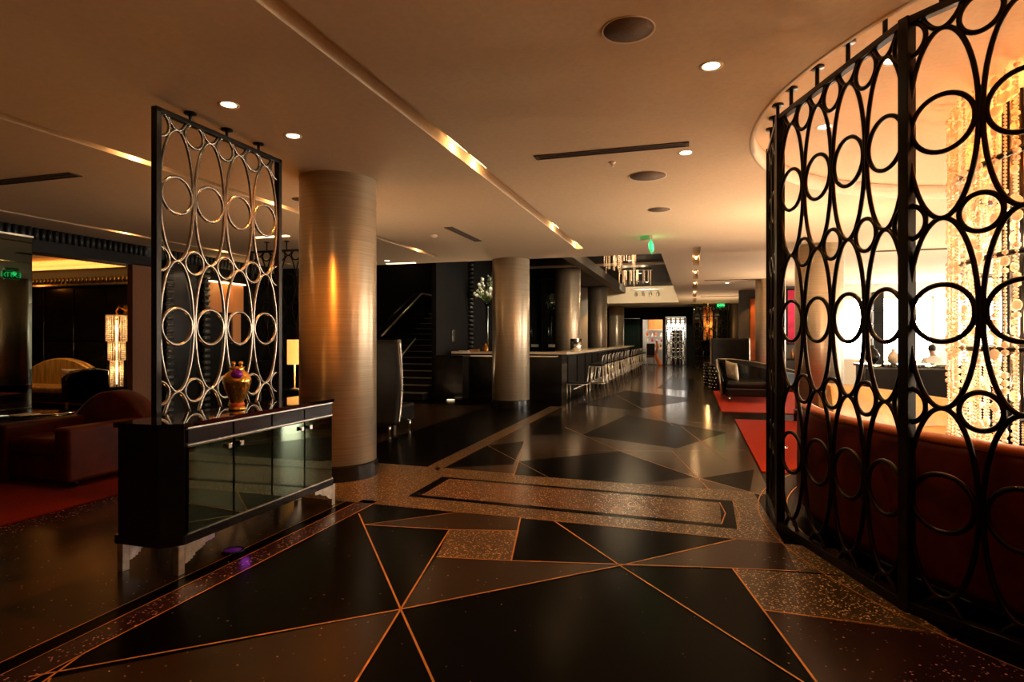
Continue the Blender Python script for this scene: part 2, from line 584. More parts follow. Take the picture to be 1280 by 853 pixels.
# square plate with the round hole
N = 96
ins, outs = [], []
for i in range(N):
    a = 2 * PI * i / N
    dx, dy = math.cos(a), math.sin(a)
    ins.append((CC[0] + R_REC * dx, CC[1] + R_REC * dy))
    t = min(((SQ[2] - CC[0]) / dx) if dx > 1e-9 else 1e9, ((SQ[0] - CC[0]) / dx) if dx < -1e-9 else 1e9,
            ((SQ[3] - CC[1]) / dy) if dy > 1e-9 else 1e9, ((SQ[1] - CC[1]) / dy) if dy < -1e-9 else 1e9)
    outs.append((CC[0] + t * dx, CC[1] + t * dy))
corners = [(SQ[2], SQ[3]), (SQ[0], SQ[3]), (SQ[0], SQ[1]), (SQ[2], SQ[1])]
for i in range(N):
    j = (i + 1) % N
    extra = []
    for cx, cy in corners:
        ang = math.atan2(cy - CC[1], cx - CC[0]) % (2 * PI)
        if 2 * PI * i / N < ang < 2 * PI * (i + 1) / N:
            extra = [(cx, cy)]
    poly = [ins[i], outs[i]] + extra + [outs[j], ins[j]]
    b.quad([(x, y, H) for x, y in poly])
    b.quad([(ins[i][0], ins[i][1], HZ), (ins[j][0], ins[j][1], HZ), (CC[0], CC[1], HZ)])
ceiling = struct(b.build('ceiling', 'ceiling'))
# vertical lip of the round recess
b = MB()
b.arc([(R_REC + 0.02, H - 0.002), (R_REC + 0.02, HZ + 0.02), (R_REC - 0.015, HZ + 0.02), (R_REC - 0.015, H - 0.002)], CC, 0, 360, 96)
struct(b.build('trim_1', 'lip'))
# raised mirror ceiling over the bar
b = MB()
b.box(-6.0, 12.2, 3.92, -0.60, 28.6, 4.0)
struct(b.build('ceiling_bar', 'blackmatte'))
b = MB()
b.box(-6.0, 19.55, 3.86, -0.60, 19.75, 3.93)
b.box(-6.0, 15.3, 3.88, -0.60, 15.38, 3.93)
struct(b.build('trim_2', 'lip'))
b = MB()
b.box(-3.35, 12.6, 3.62, -3.05, 28.6, 3.92)
struct(b.build('trim_3', 'grey'))
b = MB()
b.box(-9.9, 12.2, 6.0, -5.2, 20.4, 6.1)
struct(b.build('ceiling_stair', 'blackmatte'))
b = MB()
b.box(-9.9, 12.0, 3.56, -0.6, 12.19, 6.1)
struct(b.build('trim_4', 'blackmatte'))

# ================================================================== WALLS
b = MB()
b.box(-9.9, 8.70, 0, -9.6, 12.2, H)
b.box(-9.9, 12.2, 0, -9.6, 20.4, 6.0)
struct(b.build('wall_left', 'black'))
b = MB()
b.box(-9.67, 8.20, 0, -9.55, 8.70, 2.8)
struct(b.build('wall_lounge_pier', 'brownwall'))
b = MB()
b.box(-9.95, -3, 2.78, -9.55, 8.70, 2.96)
struct(b.build('trim_5', 'blackmatte'))
b = MB()
b.box(-9.78, -3, 2.96, -9.62, 8.70, H)
for i in range(115):
    y = -2.9 + i * 0.1
    b.tube([(-9.60, y, 2.95), (-9.60, y, H)], 0.035, seg=8)
for i in range(34):
    y = 8.75 + i * 0.1
    b.tube([(-9.60, y, 2.95), (-9.60, y, H)], 0.035, seg=8)
struct(b.build('trim_6', 'pleat'))
# lounge room through the opening
b = MB()
b.box(-19, 10.3, 0, -9.9, 10.5, H)
b.box(-19, -3, 0, -18.8, 10.3, H)
struct(b.build('wall_lounge', 'black'))
b = MB()
for i in range(9):
    x = -18.4 + i * 0.95
    b.box(x, 10.24, 0.15, x + 0.90, 10.30, 1.38, 0.008)
    b.box(x, 10.24, 1.42, x + 0.90, 10.30, 2.62, 0.008)
struct(b.build('trim_7', 'black'))
b = MB()
b.box(-18.8, 10.02, 2.66, -9.9, 10.28, 2.70)
for i in range(74):
    x = -18.7 + i * 0.118
    b.tube([(x, 10.04, 2.70), (x + 0.02, 10.04, 2.84)], 0.02, seg=6)
struct(b.build('trim_8', 'nickel'))
b = MB()
b.box(-19, -3, H, -9.9, 7.2, H + 0.2)
b.box(-19, 7.2, H + 0.14, -9.9, 7.6, H + 0.2)
b.box(-19, 7.6, H, -9.9, 10.5, H + 0.2)
struct(b.build('ceiling_lounge', 'ceiling'))
# black glass-clad partition beside the opening
b = MB()
b.box(-8.7, 1.2, 0, -8.12, 5.54, 2.75, 0.006)
part_wall = struct(b.build('wall_mirror', 'darkmirror'))
b = MB()
b.box(-8.71, 1.19, 2.75, -8.11, 5.55, 2.772)
struct(b.build('trim_9', 'silverleaf'))
# stair hall walls
b = MB()
b.box(-8.0, 12.9, 0, -7.84, 20.2, 6.0)
b.box(-9.6, 20.2, 0, -6.1, 20.4, 6.0)
struct(b.build('wall_stair', 'black'))
# back bar wall with tall glazed frames
b = MB()
b.box(-6.0, 20.0, 0, -4.2, 20.2, 3.92)
struct(b.build('wall_bar', 'blackmatte'))
b = MB()
b.box(-6.0, 28.3, 0, -4.15, 28.6, 4.0)
struct(b.build('wall_bar_end', 'lip'))
b = MB()
b.box(-6.12, 13.4, 0, -6.0, 28.6, 6.0)
struct(b.build('wall_bar_side', 'blackmatte'))
# far end wall, three openings
b = MB()
Y = 33.0
for x0, x1, z0, z1 in ((-9.9, -3.74, 0, H), (-3.74, -2.74, 2.58, H), (-2.74, -2.60, 0, H), (-2.60, -1.55, 2.50, H), (-1.55, -1.40, 0, H), (-1.40, -0.35, 2.64, H), (-0.35, 4.2, 0, H)):
    b.box(x0, Y, z0, x1, Y + 0.2, z1)
struct(b.build('wall_back', 'blackmatte'))
b = MB()
b.box(-5, 36.0, 0, 2, 36.2, H)
b.box(-5, 33.2, H, 2, 36.2, H + 0.1)
b.box(-5.1, 33.2, 0, -5, 36.2, H); b.box(2, 33.2, 0, 2.1, 36.2, H)
struct(b.build('wall_shop', 'white'))
# right: dark wall with the picture, window wall
b = MB()
b.box(2.6, 21.0, 0, 4.05, 21.25, H)
b.box(4.05, 21.0, 0, 4.2, 33, H)
struct(b.build('wall_picture', 'grey'))
b = MB()
YW = 21.0
wins = [(4.45, 5.30), (5.62, 7.0), (7.5, 9.0), (9.5, 11.0), (11.5, 13.0)]
xs = 4.05
for x0, x1 in wins:
    b.box(xs, YW, 0, x0, YW + 0.25, H)
    b.box(x0, YW, 0, x1, YW + 0.25, 0.75)
    b.box(x0, YW, 2.75, x1, YW + 0.25, H)
    xs = x1
b.box(xs, YW, 0, 14.2, YW + 0.25, H)
struct(b.build('wall_window', 'white'))
for i, (x0, x1) in enumerate(wins):
    b = MB()
    b.box(x0, YW + 0.16, 0.75, x1, YW + 0.2, 2.75)
    g = struct(b.build('window_%d' % (i + 1), 'window'))
    b = MB()
    for xx in (x0, x1 - 0.05):
        b.box(xx, YW + 0.02, 0.75, xx + 0.05, YW + 0.12, 2.75)
    for zz in (0.75, 2.70):
        b.box(x0, YW + 0.02, zz, x1, YW + 0.12, zz + 0.05)
    b.build('window_frame', 'lip', g)
b = MB()
b.box(14.0, -5, 0, 14.2, 2.0, H)
for yy in (2.0, 6.8, 11.6, 16.4):
    b.box(14.0, yy, 0, 14.2, yy + 4.8, 0.6)
    b.box(14.0, yy, 2.8, 14.2, yy + 4.8, H)
    b.box(14.0, yy + 3.6, 0.6, 14.2, yy + 4.8, 2.8)
struct(b.build('wall_right', 'white'))
for i, yy in enumerate((2.0, 6.8, 11.6, 16.4)):
    b = MB()
    b.box(14.14, yy, 0.6, 14.18, yy + 3.6, 2.8)
    g = struct(b.build('window_%d' % (i + 6), 'window'))
    b = MB()
    for k in range(4):
        b.box(14.02, yy + k * 1.18, 0.6, 14.1, yy + k * 1.18 + 0.05, 2.8)
    b.build('window_frame', 'lip', g)

# ================================================================== COLUMNS
ORD = ['first', 'second', 'third', 'fourth', 'fifth', 'sixth', 'seventh', 'eighth', 'ninth', 'tenth', 'eleventh', 'twelfth', 'thirteenth',
       'fourteenth', 'fifteenth', 'sixteenth', 'seventeenth', 'eighteenth', 'nineteenth', 'twentieth']


def column(x, y, h, label, rad=0.40):
    t = thing('column', label, 'column', (x, y, 0), 0, 'round metallic columns of the hall')
    b = MB()
    b.lathe([(0.0, 0.16), (rad, 0.16), (rad, h), (0.0, h)], 64, smooth=False)
    for f in b.bm.faces:
        f.smooth = abs(f.calc_center_median().z - h / 2) < h * 0.49 and len(f.verts) == 4
    b.build('shaft', 'column', t)
    b = MB()
    b.lathe([(0, 0), (rad + 0.02, 0), (rad + 0.02, 0.15), (rad + 0.005, 0.162), (0, 0.162)], 64, smooth=False)
    b.build('plinth', 'black', t)
    return t


column(-3.64, 5.58, H, 'large bronze metallic column with an orange sheen behind the mirrored sideboard')
column(-3.74, 12.25, H, 'metallic column standing in front of the end of the marble bar')
column(-3.75, 18.4, 3.62, 'metallic column rising behind the near stretch of the bar counter')
column(-3.80, 24.8, 3.62, 'metallic column behind the bar counter, beside the orange panel', 0.40)
column(-3.80, 31.2, H, 'most distant metallic column past the end of the bar', 0.40)
column(2.20, 12.0, H, 'pale lit column seen through the round-ring screen, by the red carpet')
column(2.12, 18.4, H, 'grey shaded column behind the black chaise')
column(1.92, 31.0, H, 'cream lit column at the far end beside the dark ring panel')

# ================================================================== SIDEBOARD
sx0, sx1, sy0, sy1 = -3.44, -3.00, 2.83, 4.62
sb = thing('sideboard', 'black mirrored sideboard with silver feet under the ring screen', 'sideboard', (-3.22, 3.72, 0))


def sloc(b, name, m, parent=None):
    o = b.build(name, m, parent or sb)
    if not parent:
        o.location = (3.22, -3.72, 0)
    return o


ch = 0.09
foot = [(sx0, sy0), (sx1 - ch, sy0), (sx1, sy0 + ch * 1.1), (sx1, sy1 - ch * 1.1), (sx1 - ch, sy1), (sx0, sy1)]


def grow(poly, d):
    cx, cy = (sx0 + sx1) / 2, (sy0 + sy1) / 2
    return [(x + (d if x > cx else -d), y + (d if y > cy else -d)) for x, y in poly]


b = MB()
b.prism(grow(foot, -0.012), 0.19, 0.90)
sloc(b, 'body', 'black')
b = MB()
b.prism(grow(foot, 0.006), 0.90, 0.93)
sloc(b, 'worktop', 'blackglass')
b = MB()
b.prism(grow(foot, 0.0), 0.178, 0.232)
sloc(b, 'base_rail', 'black')
dy0, dy1 = sy0 + 0.12, sy1 - 0.12
dw = (dy1 - dy0) / 4
for k in range(4):
    b = MB()
    y0, y1 = dy0 + k * dw, dy0 + (k + 1) * dw
    b.box(sx1 - 0.012, y0 + 0.006, 0.245, sx1 + 0.006, y1 - 0.006, 0.782, 0.004)
    d = sloc(b, 'door', 'mirror')
    yk = y1 - 0.055 if k % 2 == 0 else y0 + 0.055
    b = MB()
    b.box(sx1 + 0.006, yk - 0.008, 0.725, sx1 + 0.022, yk + 0.008, 0.741)
    b.box(sx1 + 0.020, yk - 0.017, 0.716, sx1 + 0.030, yk + 0.017, 0.750, 0.003)
    b.build('knob', 'chrome', d)
    b = MB()
    b.box(sx1 - 0.012, y0 + 0.006, 0.80, sx1 + 0.004, y1 - 0.006, 0.886, 0.003)
    sloc(b, 'drawer', 'black')
for z in (0.787, 0.236, 0.892):
    b = MB()
    b.box(sx1 - 0.01, dy0, z, sx1 + 0.010, dy1, z + 0.009)
    sloc(b, 'trim_strip', 'chrome')


def bracket(b, x, y, dx, dy, leg):
    """silver bracket foot with a scalloped apron running along dy"""
    b.box(min(x, x - 0.045 * dx), min(y, y + 0.05 * dy), 0, max(x, x - 0.045 * dx), max(y, y + 0.05 * dy), 0.178, 0.004)
    n = 12
    for i in range(n):
        u = i / n
        drop = 0.10 * (1 - u) ** 1.6 + 0.018 + 0.012 * abs(math.sin(u * 9))
        ya, yb = y + (0.05 + u * 0.24) * dy, y + (0.05 + (i + 1) / n * 0.24) * dy
        b.box(min(x, x - 0.02 * dx), min(ya, yb), 0.178 - drop, max(x, x - 0.02 * dx), max(ya, yb), 0.178)


for (x, y, dx, dy) in ((sx1 - 0.005, sy0 + 0.06, 1, 1), (sx1 - 0.005, sy1 - 0.06, 1, -1), (sx0 + 0.05, sy0 + 0.01, 1, 1), (sx0 + 0.05, sy1 - 0.01, 1, -1)):
    b = MB()
    bracket(b, x, y, dx, dy, 0)
    sloc(b, 'foot', 'silverleaf')


# ================================================================== RING SCREENS
def ring_mesh(name, a, c, r, m, n=40, t0=0.0, t1=2 * PI):
    b = MB()
    closed = abs(t1 - t0 - 2 * PI) < 1e-6
    k = n if closed else n + 1
    pts = [(a * math.cos(t0 + (t1 - t0) * i / n), 0, c * math.sin(t0 + (t1 - t0) * i / n)) for i in range(k)]
    b.tube(pts, r, closed, 8, ref=(0, 1, 0))
    return b.mesh(name, m)


def lattice(root, at, ncol, cw, z_bot, z_top, z0, period, m, tr, first=0, kinds=None):
    """at(u) -> (x, y, angle) in root's space; u in metres along the panel.
    z0: level of a row of small rings; rows of tall ovals lie between levels."""
    a = cw / 2 - tr * 0.6
    c = period / 2
    rr, sr = cw * 0.43, cw * 0.275
    me_o = ring_mesh('oval_ring', a, c, tr, m, 56)
    me_r = ring_mesh('round_ring', rr, rr, tr, m, 40)
    me_s = ring_mesh('small_ring', sr, sr, tr, m, 32)
    lv = z0
    while lv - period > z_bot - period + 0.02:
        lv -= period
    levels = []
    while lv < z_top + period:
        levels.append(lv)
        lv += period
    for k in range(ncol):
        u = (k + 0.5) * cw
        x, y, an = at(u)
        for l in levels:
            zc = l + period / 2
            lo, hi = zc - c, zc + c
            if hi <= z_bot + 0.02 or lo >= z_top - 0.02:
                continue
            if lo >= z_bot - 0.002 and hi <= z_top + 0.002:
                inst('oval_ring', me_o, root, (x, y, zc), (0, 0, an))
            elif lo < z_bot:
                t = math.asin(max(-1, min(1, (z_bot - zc) / c)))
                inst('oval_ring', ring_mesh('oval_arc', a, c, tr, m, 40, t, PI - t), root, (x, y, zc), (0, 0, an))
            else:
                t = math.asin(max(-1, min(1, (z_top - zc) / c)))
                inst('oval_ring', ring_mesh('oval_arc', a, c, tr, m, 40, PI - t, 2 * PI + t), root, (x, y, zc), (0, 0, an))
            if zc - rr > z_bot and zc + rr < z_top:
                inst('round_ring', me_r, root, (x, y, zc), (0, 0, an))
    for k in range(ncol + 1):
        x, y, an = at(k * cw)
        for l in levels:
            if l - sr < z_bot or l + sr > z_top + 0.03:
                continue
            if k == 0:
                inst('small_ring', ring_mesh('ring_arc', sr, sr, tr, m, 20, -PI / 2, PI / 2), root, (x, y, l), (0, 0, an))
            elif k == ncol:
                inst('small_ring', ring_mesh('ring_arc', sr, sr, tr, m, 20, PI / 2, 3 * PI / 2), root, (x, y, l), (0, 0, an))
            else:
                inst('small_ring', me_s, root, (x, y, l), (0, 0, an))


def flat_screen(label, loc, rz, ncol, cw, zb, zt, z0, period, m, tr=0.012, ceil=H, frame='darksteel', rods=3, group='ring screens'):
    """runs along local +x from its origin"""
    t = thing('ring_screen', label, 'screen', loc, rz, group)
    L = ncol * cw
    lattice(t, lambda u: (u, 0, 0), ncol, cw, zb + 0.02, zt - 0.03, z0, period, m, tr)
    for x in (-0.02, L + 0.02):
        b = MB()
        b.box(x - 0.022, -0.025, zb, x + 0.022, 0.025, zt, 0.004)
        b.build('post', frame, t)
    b = MB()
    b.box(-0.04, -0.025, zt - 0.035, L + 0.04, 0.025, zt, 0.004)
    b.build('top_rail', frame, t)
    b = MB()
    b.box(-0.04, -0.02, zb, L + 0.04, 0.02, zb + 0.018, 0.003)
    b.build('bottom_rail', frame, t)
    if rods:
        for k in range(rods):
            b = MB()
            x = L * (k + 0.75) / (rods + 0.4)
            b.tube([(x, 0, zt - 0.01), (x, 0, ceil)], 0.012)
            b.lathe([(0, 0), (0.045, 0), (0.045, 0.012), (0, 0.012)], 20, (x, 0, ceil - 0.0125))
            b.build('hanger', frame, t)
    return t


flat_screen('tall metal ring screen standing behind the mirrored sideboard', (-3.61, 3.305, 0), PI / 2, 4, 0.312, 0.0, 3.085, 2.02, 0.958, 'nickel', 0.0122)
flat_screen('smaller ring screen hanging in the dark behind the large bronze column', (-7.45, 8.75, 0), 0, 6, 0.30, 1.05, 3.0, 2.0, 0.90, 'bronze', 0.012, rods=4)
flat_screen('silvery ring screen filling the far bright opening of the end wall', (-1.34, 32.95, 0), 0, 4, 0.235, 0.02, 2.6, 0.46, 0.78, 'chrome', 0.022, rods=0)
flat_screen('dark ring screen before the black glass at the far end of the hall', (0.06, 29.9, 0), 0, 5, 0.30, 0.02, 3.05, 1.0, 0.95, 'bronze', 0.014, rods=2)

# large curved screen around the round lounge
cs = thing('curved_ring_screen', 'large dark curved ring screen in front of the red banquette', 'screen', (CC[0], CC[1], 0))


def chord(a0, a1, t):
    p, q_ = Vector(scr(a0)[:2]), Vector(scr(a1)[:2])
    m_ = p.lerp(q_, t)
    return (m_.x, m_.y, math.atan2(q_.y - p.y, q_.x - p.x))


def scr(deg, r=R_SCR):
    a = math.radians(deg)
    return (r * math.cos(a), r * math.sin(a), a - PI / 2 + PI)


ZB, ZT, Z0, PER = 0.06, 3.15, 0.13, 0.968
for a0, a1, nc in ((170.1, 186.2, 3), (186.2, 212.3, 4), (212.3, 237.9, 4)):
    arc_len = 2 * R_SCR * math.sin(math.radians(a1 - a0) / 2)
    cw = arc_len / nc
    lattice(cs, lambda u, a0=a0, a1=a1, L=arc_len: chord(a0, a1, u / L), nc, cw, ZB, ZT - 0.03, Z0, PER, 'bronze', 0.0135)
    xm, ym, am = chord(a0, a1, 0.5)
    for nm, z0_, z1_, wd_ in (('top_rail', ZT - 0.03, ZT + 0.01, 0.025), ('bottom_rail', 0.0, 0.06, 0.03)):
        b = MB()
        b.box(-arc_len / 2, -wd_, z0_, arc_len / 2, wd_, z1_, 0.004)
        o = b.build(nm, 'darksteel', cs)
        o.location = (xm, ym, 0)
        o.rotation_euler = (0, 0, am)
    for k in range(nc):
        x, y, an = chord(a0, a1, (k + 0.5) / nc)
        b = MB()
        b.tube([(x, y, ZT), (x, y, HZ - 0.001)], 0.014)
        b.lathe([(0, 0), (0.045, 0), (0.045, 0.014), (0, 0.014)], 20, (x, y, HZ - 0.0145))
        b.build('hanger', 'darksteel', cs)
for dg in (170.1, 186.2, 212.3, 237.9):
    x, y, an = scr(dg)
    b = MB()
    b.box(-0.03, -0.03, 0, 0.03, 0.03, ZT + 0.012, 0.004)
    o = b.build('post', 'darksteel', cs)
    o.location = (x, y, 0)
    o.rotation_euler = (0, 0, an)
# ================================================================== ROUND BANQUETTE
bq = thing('banquette', 'curved red leather banquette behind the dark ring screen', 'banquette', (CC[0], CC[1], 0))
BA0, BA1 = 172.5, 262
b = MB()
b.arc([(R_BAN - 0.02, 0.10), (R_BAN, 0.16), (R_BAN, 0.84), (R_BAN - 0.02, 0.885), (R_BAN - 0.10, 0.885), (R_BAN - 0.14, 0.84), (R_BAN - 0.20, 0.40), (R_BAN - 0.20, 0.10)], (0, 0), BA0, BA1, 48)
b.build('backrest', 'banquette', bq)
b = MB()
b.arc([(R_BAN - 0.06 + 0.055 * math.cos(t * PI / 4), 0.895 + 0.032 * math.sin(t * PI / 4)) for t in range(8)], (0, 0), BA0, BA1, 48)
b.build('top_roll', 'piping', bq)
b = MB()
b.arc([(R_BAN - 0.21, 0.12), (R_BAN - 0.21, 0.44), (R_BAN - 0.26, 0.47), (R_BAN - 0.68, 0.47), (R_BAN - 0.72, 0.43), (R_BAN - 0.72, 0.12)], (0, 0), BA0 + 0.5, BA1, 48)
b.build('seat', 'banquette', bq)
b = MB()
b.arc([(R_BAN - 0.06, 0.0), (R_BAN - 0.06, 0.10), (R_BAN - 0.66, 0.10), (R_BAN - 0.66, 0.0)], (0, 0), BA0 + 1, BA1, 48)
b.build('plinth', 'black', bq)
# small end bolster
# tan curved sofa across the circle
ts = thing('curved_sofa', 'tan leather curved sofa glowing beyond the red banquette', 'sofa', (CC[0], CC[1], 0))
b = MB()
n = 28
prof0 = [(3.10, 0.10), (3.12, 0.5), (3.14, 1.0), (3.08, 1.06), (3.00, 1.02), (2.94, 0.5), (2.92, 0.10)]
ring = []
for i in range(n + 1):
    u = i / n
    a = math.radians(138 - 34 * u)
    hsc = 0.86 - 0.22 * u ** 1.3
    ring.append([b.bm.verts.new((r * math.cos(a), r * math.sin(a), 0.1 + (z - 0.1) * hsc / 0.96)) for r, z in prof0])
for A, B in zip(ring, ring[1:]):
    for k in range(len(prof0)):
        f = b.bm.faces.new((A[k], A[(k + 1) % 7], B[(k + 1) % 7], B[k]))
        f.smooth = True
b.bm.faces.new(ring[0]); b.bm.faces.new(ring[-1][::-1])
b.build('backrest', 'tan', ts)
b = MB()
b.arc([(2.91, 0.10), (2.91, 0.42), (2.87, 0.45), (2.40, 0.45), (2.36, 0.41), (2.36, 0.10)], (0, 0), 138, 105, 24)
b.build('seat', 'tan', ts)
b = MB()
b.arc([(3.06, 0), (3.06, 0.10), (2.42, 0.10), (2.42, 0)], (0, 0), 137, 106, 24)
b.build('plinth', 'black', ts)

# ================================================================== CRYSTAL CHANDELIER
cd = thing('crystal_chandelier', 'tall cylinder of amber crystal strands hanging in the round recess', 'chandelier', (CC[0], CC[1], 0))
b = MB()
b.lathe([(0, 0.9), (1.34, 0.9), (1.34, HZ), (0, HZ)], 64)
b.build('core_drum', 'black', cd)
b = MB()
for k in range(32):
    a = 2 * PI * k / 32
    b.tube([(1.36 * math.cos(a), 1.36 * math.sin(a), 0.9), (1.36 * math.cos(a), 1.36 * math.sin(a), HZ)], 0.012, seg=6)
b.build('core_ribs', 'darksteel', cd)
for z in (2.70, 2.02, 1.36, 0.66):
    b = MB()
    b.arc([(1.655, z), (1.655, z + 0.035), (1.685, z + 0.035), (1.685, z)], (0, 0), 0, 360, 72)
    b.build('hoop', 'darksteel', cd)


def strand_mesh(seed, z0, z1, sub=1):
    rnd = random.Random(seed)
    b = MB()
    b.tube([(0, 0, z0), (0, 0, z1)], 0.002, seg=4)
    z = z1 - 0.01
    while z > z0 + 0.05:
        kind = rnd.random()
        if kind < 0.22:                      # big disc
            r = rnd.uniform(0.034, 0.046)
            z -= r
            b.ball((0, 0, z), r, 2, (1, 0.5, 0.95))
            z -= r
        elif kind < 0.55:
            r = rnd.uniform(0.02, 0.028)
            z -= r
            b.ball((0, 0, z), r, 1)
            z -= r
        else:                                # run of little beads
            for _ in range(rnd.randint(3, 6)):
                r = 0.0125
                z -= r
                b.ball((0, 0, z), r, 1)
                z -= r
    return b.mesh('bead_strand', 'crystal')


SM = [strand_mesh(i, 0.42, HZ) for i in range(5)]
for k in range(96):
    a = 2 * PI * k / 96
    r = 1.71 + random.uniform(-0.02, 0.02)
    inst('bead_strand', SM[k % 5], cd, (r * math.cos(a), r * math.sin(a), 0), (0, 0, a + PI / 2))
bb = bmesh.new()
for row, (r, cnt) in enumerate(((1.58, 60),)):
    for k in range(cnt):
        a = 2 * PI * (k + 0.5 * row) / cnt
        tmp = SM[(k * 2 + row) % 5].copy()
        tmp.transform(Matrix.Translation((r * math.cos(a), r * math.sin(a), 0)) @ Matrix.Rotation(a + PI / 2, 4, 'Z'))
        bb.from_mesh(tmp)
        bpy.data.meshes.remove(tmp)
me = bpy.data.meshes.new('bead_curtain')
bb.to_mesh(me); bb.free()
me.materials.append(M['crystal'])
bc = inst('bead_curtain', me, cd, (0, 0, 0))
bc['kind'] = 'stuff'
for k in range(14):
    a = 2 * PI * (k + 0.5) / 14
    for z in (2.98, 2.2, 1.5, 0.95):
        light('chandelier_lamp', 'POINT', (1.44 * math.cos(a), 1.44 * math.sin(a), z), CHANDELIER_W * (0.24 if z > 2.5 else 0.30), (1.0, 0.24, 0.02) if z > 2.5 else (1.0, 0.70, 0.42), 0.10, parent=cd)

# ================================================================== CEILING FIXTURES
GD = 'recessed ceiling downlights'


def downlight(x, y, z, label, power=DOWN_W, r=0.055, cone=110, col=(1.0, 0.55, 0.22)):
    t = thing('downlight', label, 'downlight', (x, y, z), 0, GD)
    b = MB()
    b.lathe([(r, 0.0), (r + 0.018, -0.004), (r + 0.018, 0.0), (r, 0.03)], 28)
    b.build('trim_ring', 'lip', t)
    b = MB()
    b.lathe([(0, -0.002), (r * 0.92, -0.002), (r * 0.92, 0.012), (0, 0.012)], 24)
    b.build('lens', 'lens', t)
    light('downlight_beam', 'SPOT', (0, 0, -0.03), power, col, 0.04, parent=t, spot=cone, blend=0.7)
    return t


downlight(0.11, 3.91, H, 'lit downlight nearest the ring screen, past the big ceiling speaker')
downlight(-0.06, 5.66, H, 'lit downlight at the end of the long ceiling slot diffuser')
downlight(-3.22, 3.54, H, 'lit downlight above the sideboard, farther from the bronze column', 12)
downlight(-3.20, 4.24, H, 'lit downlight above the sideboard, closer to the bronze column', 190, col=(1.0, 0.27, 0.025), cone=105)
downlight(1.27, 4.52, HZ, 'lit downlight in the round recess, near the thick screen post')
downlight(1.10, 5.76, HZ, 'lit downlight in the round recess, seen in the second ring column')
downlight(-6.35, 11.6, H, 'lit downlight at the ceiling edge before the dark stair', 20)
downlight(-11.2, 5.9, H, 'lit downlight in the amber lounge ceiling, nearer the opening', 40)
downlight(-13.5, 8.7, H, 'lit downlight in the amber lounge ceiling, deeper in by the sofa', 40)
downlight(1.0, 19.2, H, 'small downlight over the high black settee', 30)


def disc_speaker(x, y, r, label, z=H):
    t = thing('ceiling_speaker', label, 'speaker', (x, y, z), 0, 'round ceiling speakers')
    b = MB()
    b.lathe([(r, 0), (r + 0.012, -0.006), (r + 0.012, 0), (r, 0.0)], 32)
    b.build('trim_ring', 'lip', t)
    b = MB()
    b.lathe([(0, -0.004), (r * 0.99, -0.003), (r * 0.99, 0.0), (0, 0.0)], 32)
    b.build('grille', 'speaker', t)


disc_speaker(-0.34, 3.32, 0.135, 'large dark round ceiling speaker before the first downlight')
disc_speaker(-0.45, 6.35, 0.185, 'round ceiling speaker just past the long slot diffuser')
disc_speaker(-0.42, 8.05, 0.145, 'smallest round ceiling speaker, nearest the exit sign')
disc_speaker(-5.0 + 0.45, 6.2, 0.12, 'round ceiling speaker seen through the sideboard screen')


def diffuser(x0, y0, x1, y1, label, along='x', z=H):
    t = thing('slot_diffuser', label, 'air vent', ((x0 + x1) / 2, (y0 + y1) / 2, z), 0, 'linear air slots in the ceiling')
    hx, hy = (x1 - x0) / 2, (y1 - y0) / 2
    b = MB()
    b.box(-hx, -hy, -0.004, hx, hy, 0.0)
    b.build('slot', 'vent', t)
    b = MB()
    if along == 'x':
        for yy in (-hy, -0.006, hy - 0.012):
            b.box(-hx, yy, -0.010, hx, yy + 0.012, -0.004)
        for xx in (-hx, hx - 0.03):
            b.box(xx, -hy, -0.010, xx + 0.03, hy, -0.004)
    else:
        for xx in (-hx, -0.006, hx - 0.012):
            b.box(xx, -hy, -0.010, xx + 0.012, hy, -0.004)
        for yy in (-hy, hy - 0.03):
            b.box(-hx, yy, -0.010, hx, yy + 0.03, -0.004)
    b.build('blade', 'speaker', t)


diffuser(-1.41, 5.34, -0.03, 5.46, 'long black slot diffuser crossing the ceiling before the round speaker')
diffuser(-7.7, 4.50, -6.08, 4.64, 'dark slot diffuser in the ceiling above the red armchair')
diffuser(-3.62, 8.38, -3.48, 9.72, 'short slot diffuser near the smoke detector and second column', 'y')
diffuser(0.3, 18.1, 2.3, 18.25, 'far slot diffuser over the black chaise')
diffuser(0.3, 25.0, 2.3, 25.15, 'most distant slot diffuser near the dark ring panel')
diffuser(3.2, 13.0, 5.2, 13.15, 'slot diffuser over the black console by the windows')

t = tag(MB().lathe([(0, 0), (0.055, 0), (0.06, -0.015), (0.045, -0.035), (0.02, -0.045), (0, -0.045)], 24).build('smoke_detector', 'lip', None, (-4.05, 8.95, H)),
        'small white smoke detector beside the short slot diffuser', 'smoke detector')
t = tag(MB().lathe([(0, 0), (0.035, 0), (0.03, -0.01), (0.012, -0.014), (0.012, -0.035), (0.02, -0.04), (0, -0.042)], 20).build('sprinkler', 'lip', None, (-0.74, 5.76, H)),
        'tiny sprinkler head between the long slot diffuser and a round speaker', 'sprinkler')


def slot_lamps(x, ys, label, power=3.0, ln=0.5, down=25):
    for i, y in enumerate(ys):
        t = thing('slot_lamp', label % ORD[i], 'slot lamp', (x, y, H + 0.10), 0, 'lamps in the ceiling slots')
        b = MB()
        b.box(-0.03, -ln / 2, -0.02, 0.03, ln / 2, 0.0, 0.006)
        b.build('housing', 'lip', t)
        b = MB()
        b.box(-0.022, -ln / 2 + 0.02, -0.03, 0.022, ln / 2 - 0.02, -0.018, 0.004)
        b.build('tube', 'striplamp', t)
        light('slot_glow', 'POINT', (0, 0, -0.06), power, (1.0, 0.58, 0.24), 0.02, parent=t)
        light('slot_beam', 'SPOT', (0, 0, -0.06), down, (1.0, 0.58, 0.24), 0.03, parent=t, spot=75, blend=0.9)


